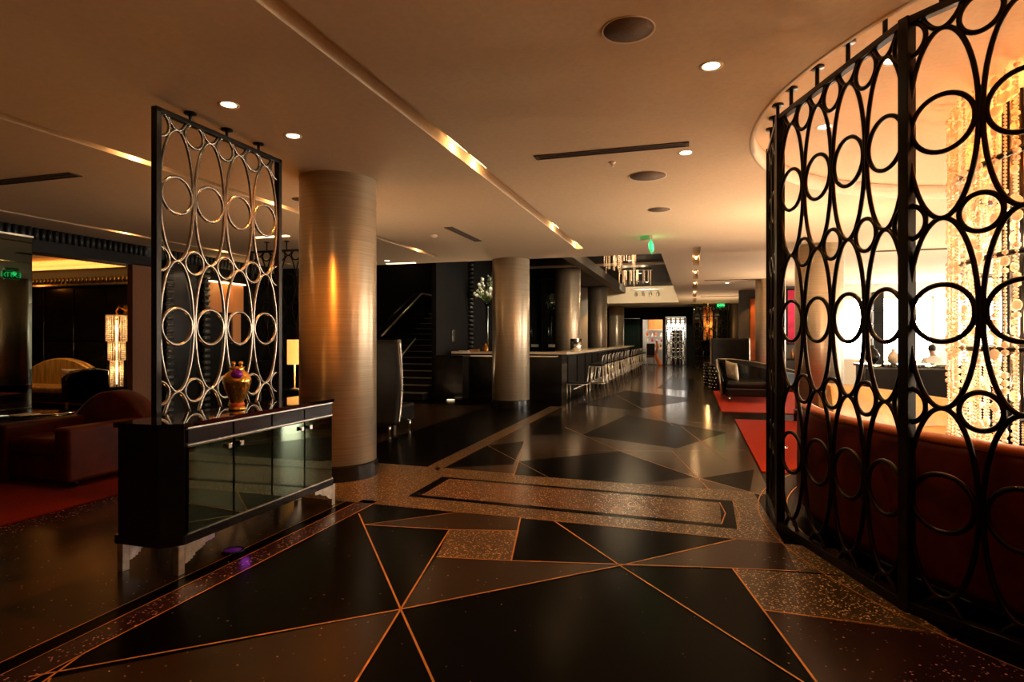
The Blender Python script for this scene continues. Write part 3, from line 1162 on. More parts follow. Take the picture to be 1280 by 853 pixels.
slot_lamps(-2.03, [1.9, 5.05, 5.6, 9.1, 10.9], '%s lamp, counted toward the bar, in the long central ceiling slot')
slot_lamps(-5.035, [4.4, 6.4, 10.5], '%s lamp, counted away from the camera, in the ceiling slot behind the sideboard')
slot_lamps(-8.715, [4.2, 7.4, 9.5], '%s lamp, counted away from the camera, in the ceiling slot by the lounge opening', down=5)
slot_lamps(0.07, [13.6, 16.6, 19.8, 23.5], '%s lamp, counted into the distance, in the broken slot over the aisle', down=60)
t = tag(MB().box(-7.0, 8.25, H - 0.012, -6.35, 8.33, H).build('strip_light', 'striplamp'), 'bright linear strip light seen above the hanging ring screen', 'light')
t = tag(MB().box(-6.6, 12.0, H - 0.012, -5.9, 12.08, H).build('strip_light', 'striplamp'), 'bright strip light at the ceiling edge before the stair', 'light')


# in-ground uplights: the stair wall one is real, the others added ceiling fill
def uplight(x, y, label, power=None, col=(1.0, 0.62, 0.30), cone=150, soft=0.10):
    t = thing('floor_uplight', label, 'floor light', (x, y, 0.016), 0, 'round uplights set in the floor')
    b = MB()
    b.lathe([(0.10, 0.0), (0.125, 0.0), (0.125, 0.006), (0.10, 0.008)], 28)
    b.build('trim_ring', 'chrome', t)
    b = MB()
    b.lathe([(0, 0.0), (0.10, 0.0), (0.10, 0.004), (0, 0.004)], 28)
    b.build('lens', 'glowcream', t)
    light('uplight_beam', 'SPOT', (0, 0, 0.03), power or UP_W, col, soft, (PI, 0, 0), parent=t, spot=cone, blend=1.0)


WARM, AMB, PALE = (1.0, 0.28, 0.02), (1.0, 0.38, 0.07), (1.0, 0.72, 0.47)
uplight(-5.45, 13.0, 'floor uplight shining by the foot of the dark stair wall', 40, PALE)
uplight(-4.4, 6.0, 'added floor uplight behind the large bronze column', 50, AMB)  # from here down, added sources that lift the ceiling
uplight(-3.95, 3.4, 'added floor uplight hidden behind the mirrored sideboard', 16, AMB)
uplight(-4.4, 13.6, 'added floor uplight behind the second column', 100, PALE)
uplight(1.7, 5.4, 'added floor uplight inside the round lounge, nearest the banquette end', 130, WARM, soft=0.5)
uplight(2.2, 3.6, 'added floor uplight inside the round lounge behind the tall screen post', 130, WARM, soft=0.5)
uplight(2.3, 9.1, 'added floor uplight on the red carpet behind the tan sofa', 400, PALE, soft=0.4)
uplight(1.08, 8.6, 'added floor uplight on the red carpet behind the end post of the curved screen', 420, PALE, soft=0.3)
uplight(-4.3, 7.2, 'added floor uplight farther behind the large bronze column', 110, PALE, soft=0.3)
uplight(4.4, 12.4, 'added floor uplight behind the black console', 480, PALE)
uplight(2.9, 17.0, 'added floor uplight behind the black chaise', 480, PALE)
uplight(6.4, 19.4, 'added floor uplight before the window wall under the sconce', 420, PALE)
uplight(1.0, 25.5, 'added floor uplight on the red carpet behind the black settee', 420, PALE)
uplight(-0.4, -1.4, 'added floor uplight in the aisle near the entrance end', 240, WARM)
uplight(2.6, -0.5, 'added floor uplight near the entrance end by the round lounge', 270, WARM, soft=0.4)
vt = thing('violet_floor_light', 'small violet floor light glowing under the edge of the sideboard', 'floor light', (-3.0, 3.34, 0.005))
MB().lathe([(0.055, 0.0), (0.075, 0.0), (0.072, 0.008), (0.055, 0.008)], 24).build('trim_ring', 'black', vt)
MB().lathe([(0, 0.0), (0.055, 0.0), (0.055, 0.005), (0, 0.005)], 24).build('lens', 'violetlens', vt)
light('violet_glow', 'POINT', (0.10, 0, 0.06), 0.04, (0.7, 0.08, 1.0), 0.03, parent=vt)


# exit signs
def exit_sign(loc, rz, label, sc=1.0):
    t = thing('exit_sign', label, 'exit sign', loc, rz)
    b = MB()
    b.box(-0.19 * sc, -0.012, -0.225 * sc, 0.19 * sc, 0.012, -0.03 * sc, 0.003)
    b.build('panel', 'exitedge', t)
    b = MB()
    b.box(-0.16 * sc, -0.025, -0.03 * sc, 0.16 * sc, 0.025, 0.04, 0.003)
    b.build('canopy', 'chrome', t)
    me = text_mesh('lettering', 'EXIT', 0.17 * sc, 0.003, 'exitgreen')
    ch_ = MB()
    for s in (1, -1):
        ch_.tube([(0.125 * sc, 0, 0.0), (0.15 * sc, 0, 0.0)], 0.001)
    for rr in (0.0, PI):
        sgn = -1 if rr == 0 else 1
        b = MB()
        b.box(-0.178 * sc, sgn * 0.0125, -0.215 * sc, 0.178 * sc, sgn * 0.0145, -0.04 * sc)
        b.build('face', 'exitface', t)
        inst('lettering', me, t, (-0.04 * sc if rr == 0 else 0.04 * sc, sgn * 0.0185, -0.13 * sc), (PI / 2, 0, rr))
        b = MB()
        b.tube([(0.13 * sc, 0, 0.05 * sc), (0.165 * sc, 0, 0), (0.13 * sc, 0, -0.05 * sc)], 0.011 * sc, seg=6, ref=(0, 1, 0))
        inst('arrow', b.mesh('arrow', 'exitgreen'), t, (0, sgn * 0.0185, -0.13 * sc), (0, 0, rr))
    ch_.bm.free()
    for sgn in (1, -1):
        light('sign_glow', 'POINT', (0, sgn * 0.10, -0.10), 0.3, (0.05, 1.0, 0.25), 0.05, parent=t)
    return t


exit_sign((-0.66, 10.15, H - 0.04), -PI / 2, 'green hanging exit sign seen edge-on under the hall ceiling')
exit_sign((1.25, 29.2, H - 0.04), 0, 'small green exit sign above the dark ring screen at the far end', 0.8)

# ================================================================== VASE
va = thing('urn', 'gold and amber glass urn with purple crystal on the sideboard', 'urn', (-3.20, 3.60, 0.93))
prof = [(r_ * 0.93, z_ * 1.0) for r_, z_ in [(0, 0), (0.062, 0), (0.066, 0.012), (0.048, 0.03), (0.044, 0.05), (0.062, 0.09), (0.088, 0.15), (0.104, 0.20), (0.102, 0.235), (0.082, 0.265), (0.056, 0.285), (0.05, 0.30), (0.058, 0.315), (0.0, 0.318)]]
MB().lathe(prof, 32).build('body', 'goldmetal', va)
MB().lathe([(0.046, 0.027), (0.052, 0.032), (0.052, 0.048), (0.042, 0.054)], 32).build('base_ring', 'ember', va)
b = MB()
for k in range(5):
    a = 2 * PI * k / 5 + 0.25
    b.ball((0.078 * math.cos(a), 0.078 * math.sin(a), 0.19), 0.024, 2, (0.6, 0.6, 1.1))
b.build('boss', 'amberglass', va)
dirc = Vector((3.20, -3.64, 0)).normalized()
MB().ball((dirc.x * 0.068, dirc.y * 0.068, 0.264), 0.042, 2).build('crystal_ball', 'purple', va)
for s in (1, -1):
    MB().lathe([(0, 0), (0.014, 0.0), (0.010, 0.012), (0.017, 0.028), (0.012, 0.042), (0, 0.045)], 16, (-dirc.y * 0.025 * s, dirc.x * 0.025 * s, 0.312)).build('finial', 'goldmetal', va)

# ================================================================== RED ARMCHAIR, RUG, SIDE TABLE
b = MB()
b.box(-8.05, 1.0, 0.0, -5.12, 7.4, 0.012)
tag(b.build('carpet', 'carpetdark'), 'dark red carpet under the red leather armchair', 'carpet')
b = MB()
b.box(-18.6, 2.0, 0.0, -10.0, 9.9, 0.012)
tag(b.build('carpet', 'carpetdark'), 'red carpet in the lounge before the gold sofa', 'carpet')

ac = thing('armchair', 'red leather club armchair with a rounded back beside the sideboard', 'armchair', (-6.2, 4.75, 0.012))
b = MB(); b.box(-0.50, -0.48, 0.05, 0.50, 0.46, 0.30, 0.03); b.build('base', 'redleather', ac)
b = MB(); b.box(-0.335, -0.53, 0.29, 0.335, 0.28, 0.46, 0.06, 4); b.build('seat_cushion', 'redleather', ac)
for s in (1, -1):
    b = MB()
    b.box(s * 0.43 - 0.10, -0.56, 0.06, s * 0.43 + 0.10, 0.46, 0.585, 0.035, 4)
    b.build('arm', 'redleather', ac)


def camel(b, w_, y0, y1, z0, zs, zt, n=24):
    """back with an arched top"""
    f, bk = [], []
    for i in range(n + 1):
        u = -1 + 2 * i / n
        z = zs + (zt - zs) * math.cos(u * PI / 2) ** 0.8
        f.append((u * w_, z)); bk.append((u * w_, z))
    rows = []
    for (y, inset) in ((y0, 0.05), (y0 - 0.03, 0.0) if False else (y0 + 0.03, 0.0), (y1 - 0.03, 0.0), (y1, 0.05)):
        rows.append([(b.bm.verts.new((x * (1 - inset * 0.5), y, z0)), b.bm.verts.new((x * (1 - inset), y + 0.0, z - inset * 0.6))) for x, z in f])
    for A, B in zip(rows, rows[1:]):
        for i in range(n):
            fa = b.bm.faces.new((A[i][1], A[i + 1][1], B[i + 1][1], B[i][1])); fa.smooth = True
        for e in (0, n):
            b.bm.faces.new((A[e][0], A[e][1], B[e][1], B[e][0]))
    for R in (rows[0], rows[-1]):
        for i in range(n):
            fa = b.bm.faces.new((R[i][0], R[i + 1][0], R[i + 1][1], R[i][1])); fa.smooth = True


b = MB(); camel(b, 0.56, 0.26, 0.52, 0.12, 0.52, 0.86); b.build('backrest', 'redleather', ac)
for x in (-0.42, 0.42):
    for y in (-0.42, 0.40):
        b = MB(); b.lathe([(0, 0), (0.025, 0), (0.035, 0.06), (0, 0.06)], 14, (x, y, 0)); b.build('foot', 'black', ac)

st = thing('side_table', 'low black side table with a glass top beside the red armchair', 'side table', (-7.35, 5.0, 0.012))
MB().lathe([(0, 0.545), (0.40, 0.545), (0.41, 0.553), (0.40, 0.565), (0, 0.565)], 40).build('table_top', 'darkmirror', st)
MB().lathe([(0, 0.0), (0.26, 0.0), (0.26, 0.02), (0.06, 0.05), (0.045, 0.30), (0.08, 0.5), (0.2, 0.545), (0, 0.545)], 28).build('pedestal', 'black', st)
b = MB(); b.box(-0.10, -0.12, 0.565, 0.08, 0.10, 0.572)
o = b.build('menu_card', 'cream'); o.location = (-7.35, 4.95, 0.013); tag(o, 'pale card lying on the low black side table', 'card')

# gold sofa
gs = thing('sofa', 'gold satin sofa with a dark carved frame in the lounge', 'sofa', (-13.2, 9.35, 0.012))
b = MB(); b.box(-1.25, -0.52, 0.16, 1.25, 0.42, 0.32, 0.02)
b.build('frame', 'black', gs)
b = MB(); b.box(-1.02, -0.50, 0.32, 1.02, 0.22, 0.46, 0.05, 3); b.build('seat_cushion', 'gold', gs)
b = MB()
camel(b, 1.10, 0.20, 0.40, 0.30, 0.66, 1.02, 36)
b.build('backrest', 'gold', gs)
for s in (1, -1):
    b = MB()
    b.tube([(s * 1.14, 0.34, 0.30), (s * 1.14, 0.34, 0.74), (s * 1.16, 0.1, 0.76), (s * 1.16, -0.40, 0.72), (s * 1.15, -0.50, 0.64), (s * 1.14, -0.48, 0.2)], 0.075, seg=10, ref=(1, 0, 0))
    b.box(s * 1.14 - 0.05, -0.45, 0.2, s * 1.14 + 0.05, 0.34, 0.70)
    b.build('arm', 'black', gs)
for x in (-1.12, 1.12):
    for y in (-0.45, 0.36):
        b = MB(); b.lathe([(0, 0), (0.02, 0), (0.035, 0.05), (0.022, 0.09), (0.04, 0.16), (0, 0.16)], 14, (x, y, 0)); b.build('leg', 'wood', gs)


def pillow(name, loc, rot, m, label, w_=0.24, h_=0.2, th=0.07):
    b = MB()
    for s in (1, -1):
        b.sheet(lambda u, v, s=s: ((u * 2 - 1) * w_ * (1 - 0.07 * math.sin(v * PI)), s * th * (max(0, math.sin(u * PI)) * max(0, math.sin(v * PI))) ** 0.45, (v * 2 - 1) * h_ * (1 - 0.07 * math.sin(u * PI))), 16, 14)
    bmesh.ops.remove_doubles(b.bm, verts=b.bm.verts, dist=0.0005)
    o = b.build(name, m)
    o.location = loc
    o.rotation_euler = rot
    return tag(o, label, 'cushion')


pillow('cushion', (-12.5, 9.36, 0.655), (0.38, 0, 0.1), 'cream', 'cream cushion leaning on the gold sofa', 0.27, 0.18)

# crystal lamp on the lounge wall
cl = thing('crystal_sconce', 'tiered amber crystal lamp glowing on the black lounge wall', 'wall lamp', (-12.1, 10.0, 0.36))
b = MB()
b.tube([(0, 0.24, 1.72), (0, 0.05, 1.80), (0, 0, 1.70), (0, 0, 1.55)], 0.02, seg=8, ref=(1, 0, 0))
b.box(-0.07, 0.225, 1.60, 0.07, 0.245, 1.85)
b.build('bracket', 'goldmetal', cl)
for r, z0, z1, nn in ((0.19, 1.02, 1.60, 22), (0.155, 0.60, 1.02, 18), (0.115, 0.02, 0.60, 14)):
    b = MB()
    for k in range(nn):
        a = 2 * PI * k / nn
        z = z1
        while z > z0:
            b.ball((r * math.cos(a), r * math.sin(a), z), 0.02, 1)
            z -= 0.042
    b.tube([(r * math.cos(2 * PI * k / 32), r * math.sin(2 * PI * k / 32), z1) for k in range(32)], 0.012, True, 6)
    b.build('crystal_tier', 'crystal', cl)
b = MB(); b.tube([(0, 0, 0.1), (0, 0, 1.5)], 0.018, seg=10); b.build('lamp_tube', 'glowcream', cl)
for z in (1.35, 0.9, 0.4):
    light('lamp_glow', 'POINT', (0.05, -0.05, z), 12 if z > 1 else 5, (1.0, 0.66, 0.30), 0.05, parent=cl)

# lounge cove
b = MB(); b.box(-18.5, 9.40, 3.00, -10.0, 9.50, 3.045)
b.box(-18.5, 9.50, 2.96, -10.0, 9.56, 3.15)
tag(b.build('cove_light', 'shade'), 'long amber cove light across the lounge ceiling', 'light')
light('cove_wash', 'AREA', (-13.5, 9.2, 2.95), 4, (1.0, 0.28, 0.03), 8, (PI * 0.86, 0, 0), sy=0.2)
for x in (-12.0, -15.0):
    light('lounge_uplight', 'POINT', (x, 9.6, 2.76), 3.5, (1.0, 0.28, 0.03), 0.08)

# ribbed pilasters and the lit opening, built as an amber panel, behind the screen
for i, y in enumerate((8.95, 9.85)):
    t = thing('ribbed_pilaster', ['ribbed dark pilaster nearer the lounge opening', 'ribbed dark pilaster beside the amber lit opening'][i], 'pilaster', (-9.50, y, 0))
    b = MB(); b.box(-0.10, -0.06, 0, -0.02, 0.06, 2.95); b.build('backing', 'black', t)
    b = MB()
    for k in range(23):
        b.tube([(-0.02, -0.075, 0.1 + k * 0.125), (-0.02, 0.075, 0.1 + k * 0.125)], 0.036, seg=8, ref=(0, 0, 1))
    b.build('ribs', 'rib', t)
ap = thing('lit_opening', 'amber panel standing for an opening onto a lit wall, seen through the sideboard screen', 'wall panel', (-9.56, 10.45, 0))  # stands for an opening; the lit wall's amber is put in its colour
b = MB(); b.box(-0.04, -0.5, 2.02, 0.0, 0.5, 2.62, 0.004); b.build('panel', 'wood', ap)
b = MB(); b.box(-0.02, -0.5, 2.635, 0.08, 0.5, 2.66); b.build('light_strip', 'striplamp', ap)
b = MB(); b.box(-0.04, 0.18, 1.35, 0.0, 0.42, 2.0, 0.004); b.build('lower_panel', 'wood', ap)
light('panel_wash', 'AREA', (0.14, 0, 2.62), 4, (1.0, 0.5, 0.12), 0.9, (0, math.radians(25), 0), parent=ap, sy=0.1)

# table lamp behind the column
ct = thing('console_table', 'black console table carrying the amber table lamp', 'table', (-6.15, 8.05, 0))
b = MB(); b.box(-0.45, -0.2, 0.62, 0.45, 0.2, 0.65, 0.004); b.build('table_top', 'black', ct)
for x in (-0.42, 0.42):
    for y in (-0.17, 0.17):
        b = MB(); b.box(x - 0.018, y - 0.018, 0, x + 0.018, y + 0.018, 0.62); b.build('leg', 'darksteel', ct)
tl = thing('table_lamp', 'table lamp with a glowing amber shade beside the bronze column', 'lamp', (-6.02, 8.02, 0.65))
MB().lathe([(0, 0), (0.075, 0), (0.075, 0.02), (0.015, 0.035), (0.012, 0.42), (0, 0.42)], 20).build('stem', 'chrome', tl)
MB().lathe([(0.115, 0.40), (0.115, 0.79), (0.11, 0.79), (0.11, 0.40)], 28).build('lamp_shade', 'shade', tl)
light('lamp_bulb', 'POINT', (0, 0, 0.6), 6, (1.0, 0.5, 0.14), 0.05, parent=tl)


# ================================================================== HIGH-BACK SETTEES
def settee(label, loc, rz, wd, hgt=1.42, wing='silverleaf'):
    t = thing('high_back_settee', label, 'settee', loc, rz, 'high-backed black settees')
    n = 20

    def prof(v):                      # S-curve of the back in y
        return 0.10 * math.sin(v * PI * 1.1 + 0.3) + 0.10 * v

    b = MB()
    for off in (0.0, 0.10):
        b.sheet(lambda u, v, off=off: ((u * 2 - 1) * wd / 2, 0.30 - prof(v) * 0.9 + off + 0.10 * (1 - math.cos((u * 2 - 1) * PI / 2)) * -1.5, 0.14 + v * (hgt - 0.14)), 20, n)
    bm = b.bm
    es = [e for e in bm.edges if e.is_boundary]
    bmesh.ops.bridge_loops(bm, edges=es)
    b.build('backrest', 'blackmatte', t)
    b = MB()
    b.box(-wd / 2 + 0.06, -0.55, 0.14, wd / 2 - 0.06, 0.10, 0.42, 0.05, 3)
    b.build('seat', 'black', t)
    for s in (1, -1):
        b = MB()
        pts = [(s * (wd / 2 + 0.005), 0.20 - prof(v / n) * 0.9, 0.14 + v / n * (hgt - 0.14)) for v in range(n + 1)]
        b.tube(pts, 0.05, seg=8, ref=(1, 0, 0), radii=[0.022 + 0.016 * v / n for v in range(n + 1)])
        for v in range(2, n, 3):
            b.ball((s * (wd / 2 + 0.032), pts[v][1], pts[v][2]), 0.018, 1)
        b.build('side_wing', wing, t)
    for x in (-wd / 2 + 0.12, wd / 2 - 0.12):
        for y in (-0.45, 0.22):
            b = MB(); b.lathe([(0, 0), (0.016, 0), (0.028, 0.15), (0, 0.15)], 12, (x, y, 0)); b.build('leg', 'chrome', t)
    return t


settee('high-backed black settee half hidden behind the bronze column', (-4.87, 8.35, 0), PI, 1.15, 1.44, 'nickel')
settee('high-backed black settee with a tufted silver edge by the red carpet', (1.07, 18.95, 0.014), 0, 1.06, 1.46)

# ================================================================== RED CARPETS, CHAISE, DRUM STOOLS (hall, right side)
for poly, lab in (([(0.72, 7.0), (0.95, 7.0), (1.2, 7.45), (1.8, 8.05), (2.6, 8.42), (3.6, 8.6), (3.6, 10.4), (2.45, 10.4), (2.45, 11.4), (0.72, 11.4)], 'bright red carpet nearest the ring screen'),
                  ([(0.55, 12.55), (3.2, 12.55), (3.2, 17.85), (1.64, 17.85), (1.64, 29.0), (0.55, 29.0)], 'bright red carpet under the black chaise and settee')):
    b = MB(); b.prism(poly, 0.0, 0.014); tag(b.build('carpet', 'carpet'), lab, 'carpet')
chs = thing('chaise', 'black leather chaise longue on the red carpet', 'chaise', (0, 0, 0.014))
b = MB(); b.box(0.72, 14.4, 0.13, 1.68, 16.3, 0.32, 0.03, 3); b.build('base', 'black', chs)
b = MB(); b.box(0.74, 14.42, 0.32, 1.66, 16.2, 0.46, 0.05, 4); b.build('seat_cushion', 'black', chs)
b = MB()
b.sheet(lambda u, v: (0.62 + 2.0 * u, 16.35 - 0.25 * math.sin(u * PI) + 0.10, 0.12 + v * (0.78 - 0.42 * max(0, u - 0.15) ** 1.5 + 0.02)), 24, 6)
b.sheet(lambda u, v: (0.62 + 2.0 * u, 16.35 - 0.25 * math.sin(u * PI) - 0.06, 0.12 + v * (0.78 - 0.42 * max(0, u - 0.15) ** 1.5 + 0.02)), 24, 6)
bmesh.ops.bridge_loops(b.bm, edges=[e for e in b.bm.edges if e.is_boundary])
b.build('backrest', 'black', chs)
b = MB()
b.sheet(lambda u, v: (0.64 - 0.10 * v + 0.06 * math.sin(v * 3), 14.9 + 1.4 * u, 0.12 + v * (0.50 + 0.28 * u)), 16, 8)
b.sheet(lambda u, v: (0.72 - 0.10 * v + 0.06 * math.sin(v * 3), 14.9 + 1.4 * u, 0.12 + v * (0.50 + 0.28 * u)), 16, 8)
bmesh.ops.bridge_loops(b.bm, edges=[e for e in b.bm.edges if e.is_boundary])
b.build('arm', 'black', chs)
b = MB()
b.tube([(0.66, 14.88, 0.14), (0.63, 14.88, 0.36), (0.60, 14.88, 0.60), (0.58, 15.6, 0.76), (0.60, 16.3, 0.90)], 0.02, seg=8, ref=(0, 1, 0))
b.build('arm_trim', 'silverleaf', chs)
b = MB()
b.tube([(0.62 + 2.0 * u / 16, 16.38 - 0.25 * math.sin(u / 16 * PI), 0.915 - 0.42 * max(0, u / 16 - 0.15) ** 1.5) for u in range(17)], 0.016, seg=8)
b.build('back_trim', 'silverleaf', chs)
for x in (0.80, 1.60):
    for y in (14.5, 16.15):
        b = MB(); b.lathe([(0, 0), (0.018, 0), (0.028, 0.13), (0, 0.13)], 12, (x, y, 0)); b.build('leg', 'chrome', chs)
pillow('cushion', (0.89, 14.98, 0.705), (0.25, 0.15, -1.0), 'cream', 'cream cushion propped against the arm of the black chaise', 0.22, 0.22, 0.08)

ds = thing('drum_stool', 'studded black and white drum stool nearer the chaise', 'stool', (0.62 + 0.02, 17.6, 0.014), 0, 'studded drum stools')
MB().lathe([(0, 0), (0.17, 0), (0.20, 0.06), (0.18, 0.35), (0.20, 0.66), (0.17, 0.72), (0, 0.72)], 28).build('drum', 'black', ds)
SB = MB(); SB.ball((0, 0, 0), 0.022, 1); SBM = SB.mesh('stud', 'chrome')
for r_ in range(7):
    for k in range(13):
        a = 2 * PI * (k + 0.5 * (r_ % 2)) / 13
        z = 0.09 + r_ * 0.09
        rad = 0.186 + 0.016 * abs(z - 0.36) / 0.3
        inst('stud', SBM, ds, (rad * math.cos(a), rad * math.sin(a), z))
dup(ds, (0.52, 19.4, 0.014), 0.3, 'studded black and white drum stool farther from the chaise, by the settee')

# ================================================================== BAR
bar = thing('bar_counter', 'long black bar counter with a cream marble top', 'bar counter', (-3.0, 22, 0))
b = MB(); b.box(-0.28, -7.9, 0, -0.02, 8.0, 1.08); b.box(-2.75, -7.9, 0, -0.28, -7.45, 1.08)
b.build('front', 'black', bar)
b = MB()
b.prism([(-2.85, -8.0), (0.12, -8.0), (0.22, -7.6), (0.22, 8.1), (-0.33, 8.1), (-0.33, -7.4), (-2.85, -7.4)], 1.08, 1.14)
b.build('counter_top', 'marble', bar)
b = MB(); b.prism([(-2.25, -8.25), (-0.10, -8.25), (-0.10, -7.92), (-2.25, -7.92)], 1.02, 1.05)
b.build('ledge', 'marble', bar)
for k in range(12):
    b = MB()
    yy = -7.2 + k * 1.25
    b.box(-0.02, yy, 0.12, 0.0, yy + 1.1, 1.0, 0.006)
    b.build('front_panel', 'blackmatte', bar)
b = MB(); b.tube([(0.16, -7.3, 0.2), (0.16, 7.8, 0.2)], 0.02, seg=8); b.build('foot_rail', 'chrome', bar)
bc_ = thing('host_cabinet', 'low black cabinet against the dark stair wall beside the stair', 'cabinet', (-5.60, 13.44, 0))
b = MB(); b.box(-0.36, -0.2, 0, 0.36, 0.2, 1.03, 0.006); b.build('body', 'black', bc_)
b = MB(); b.box(-0.38, -0.22, 1.03, 0.38, 0.22, 1.06, 0.004); b.build('cabinet_top', 'darkmirror', bc_)
b = MB()
b.box(-0.09, -0.012, -0.16, 0.09, 0.0, 0.16, 0.003)
b.box(-0.055, -0.02, -0.13, 0.055, -0.012, 0.04, 0.002)
sw = b.build('control_panel', 'nickel'); sw.location = (-6.0, 14.5, 1.53); sw.rotation_euler = (0, 0, PI / 2); tag(sw, 'small metal control panel on the dark wall beside the stair', 'control panel')
# ribbed strip beside the pier
t = thing('ribbed_pilaster', 'ribbed dark strip at the corner of the back bar, beside the white flowers', 'pilaster', (-5.14, 14.62, 0))
b = MB(); b.box(-0.06, -0.02, 0, 0.06, 0.06, 2.7); b.build('backing', 'black', t)
b = MB()
for k in range(22):
    b.tube([(-0.065, -0.03, 0.06 + k * 0.12), (0.065, -0.03, 0.06 + k * 0.12)], 0.036, seg=8, ref=(0, 0, 1))
b.build('ribs', 'rib', t)
t.location = (-5.93, 15.62, 1.06)
# tall back-bar frames
for k, (x0, lab) in enumerate(((-5.35, 'tall black glazed bar cabinet next to the second column'), (-4.75, 'tall black glazed bar cabinet with a metal handle, nearer the middle columns'))):
    t = thing('bar_cabinet', lab, 'cabinet', (x0, 19.95, 0), 0, 'glazed back-bar cabinets')
    b = MB()
    for xx in (-0.05, 0.45):
        b.box(xx, -0.45, 0, xx + 0.06, -0.37, 3.7)
    b.box(-0.05, -0.45, 3.62, 0.51, -0.37, 3.7)
    b.box(-0.05, -0.45, 0, 0.51, 0.0, 0.08)
    b.build('frame', 'darksteel', t)
    b = MB(); b.box(0.01, -0.42, 0.08, 0.45, -0.40, 3.62); b.build('glass_door', 'darkmirror', t)
    b = MB(); b.tube([(0.12, -0.42, 1.55), (0.12, -0.48, 1.57), (0.12, -0.48, 1.83), (0.12, -0.42, 1.85)], 0.015, seg=8, ref=(1, 0, 0)); b.build('handle', 'chrome', t)
    b = MB(); b.box(0.12, -0.475, 1.18, 0.38, -0.45, 1.27); b.build('label_plate', 'cream', t)
# flowers on back bar
fl = thing('flower_arrangement', 'tall white flower arrangement at the corner of the bar', 'flowers', (-5.12, 15.4, 1.14))
fl.location = (-5.47, 15.66, 1.06)
MB().lathe([(0, 0), (0.08, 0), (0.06, 0.05), (0.035, 0.6), (0.05, 1.25), (0.085, 1.4), (0.07, 1.4), (0, 1.3)], 20).build('vase', 'darkmirror', fl)
bk = thing('back_counter', 'black back-bar counter carrying the white flowers', 'counter', (-5.40, 15.5, 0))
b = MB(); b.box(-0.57, -0.45, 0, 0.6, 0.45, 1.02, 0.006); b.build('body', 'black', bk)
b = MB(); b.box(-0.58, -0.47, 1.02, 0.62, 0.47, 1.06, 0.004); b.build('counter_top', 'darkmirror', bk)
rnd = random.Random(3)
light('flower_spot', 'SPOT', (-5.4, 14.8, 3.85), 60, (1.0, 0.85, 0.6), 0.04, (math.radians(28), 0, 0), spot=42)
b = MB(); b3 = MB()
for k in range(46):
    a = rnd.uniform(0, 2 * PI); up = rnd.uniform(-0.15, 1.05); ln = rnd.uniform(0.15, 0.42) * (1 if up < 0.5 else 1.9)
    d = Vector((math.cos(a) * (1 - max(0, up) * 0.6), math.sin(a) * (1 - max(0, up) * 0.6), up)) * ln
    e = Vector((0, 0, 1.62)) + d
    mid = Vector((0, 0, 1.54)) + d * 0.5
    b.tube([(0, 0, 1.4), mid, e], 0.006, seg=5)
    if k % 3:
        b2 = MB()
        b2.ball(e, rnd.uniform(0.03, 0.055), 1, (1, 1, 1.3))
        for m_ in range(3):
            b2.ball(mid.lerp(e, 0.4 + 0.25 * m_) + Vector((rnd.uniform(-.04, .04), rnd.uniform(-.04, .04), 0)), 0.03, 1)
        b2.build('blossom', 'petal', fl)
    else:
        b3.ball(e, 0.05, 1, (0.5, 0.9, 1.6))
b.build('stems', 'leaf', fl); b3.build('leaves', 'leaf', fl)
# things on the bar
o = MB().lathe([(0, 0), (0.15, 0), (0.16, 0.02), (0.16, 0.32), (0.15, 0.32), (0.15, 0.03), (0, 0.03)], 28).build('ice_bucket', 'chrome')
o.location = (-3.15, 16.6, 1.14); tag(o, 'steel ice bucket on the near part of the bar top', 'bucket')
for k, (x, y) in enumerate(((-5.62, 14.3), (-5.3, 14.2))):
    t = thing('bar_tray', ['white folded napkins on the bar near the stair wall', 'shallow wooden tray on the bar by the flowers'][k], 'tray', (x, y, 1.14))
    b = MB(); b.box(-0.12, -0.08, 0, 0.12, 0.08, 0.02 + 0.03 * k, 0.006); b.build('body', ['petal', 'wood'][k], t)
ob = thing('glass_jar', 'amber glass jar on the back-bar counter below the white flowers', 'jar', (-5.36, 15.2, 1.06))
MB().lathe([(0, 0), (0.07, 0), (0.09, 0.05), (0.09, 0.16), (0.05, 0.2), (0.05, 0.24), (0, 0.24)], 20).build('body', 'amberglass', ob)
MB().ball((0, 0, 0.26), 0.03, 2).build('stopper', 'goldmetal', ob)


# stools
def make_stool():
    t = thing('bar_stool', '', 'stool', (-2.45, 15.6, 0), 0, 'chrome bar stools along the bar')
    s, tp = 0.25, 0.165
    b = MB(); b.box(-0.18, -0.18, 0.755, 0.18, 0.18, 0.80, 0.018, 3); b.build('seat', 'blackmatte', t)
    legs = []
    for sx in (1, -1):
        for sy in (1, -1):
            b = MB(); b.tube([(sx * s, sy * s, 0.0), (sx * tp, sy * tp, 0.76)], 0.016, seg=8)
            b.build('leg', 'satinsteel', t)
    b = MB()
    k = 0.219
    b.tube([(k, k, 0.30), (-k, k, 0.30), (-k, -k, 0.30), (k, -k, 0.30)], 0.011, True, 8)
    b.build('foot_ring', 'satinsteel', t)
    b = MB()
    k = 0.168
    b.tube([(k, k, 0.73), (-k, k, 0.73), (-k, -k, 0.73), (k, -k, 0.73)], 0.011, True, 8)
    b.build('seat_frame', 'satinsteel', t)
    b = MB()
    b.tube([(0.15, -0.15, 0.74), (0.185, -0.14, 1.0), (0.20, 0, 1.03), (0.185, 0.14, 1.0), (0.15, 0.15, 0.74)], 0.012, seg=8, ref=(1, 0, 0))
    b.build('back_hoop', 'satinsteel', t)
    return t


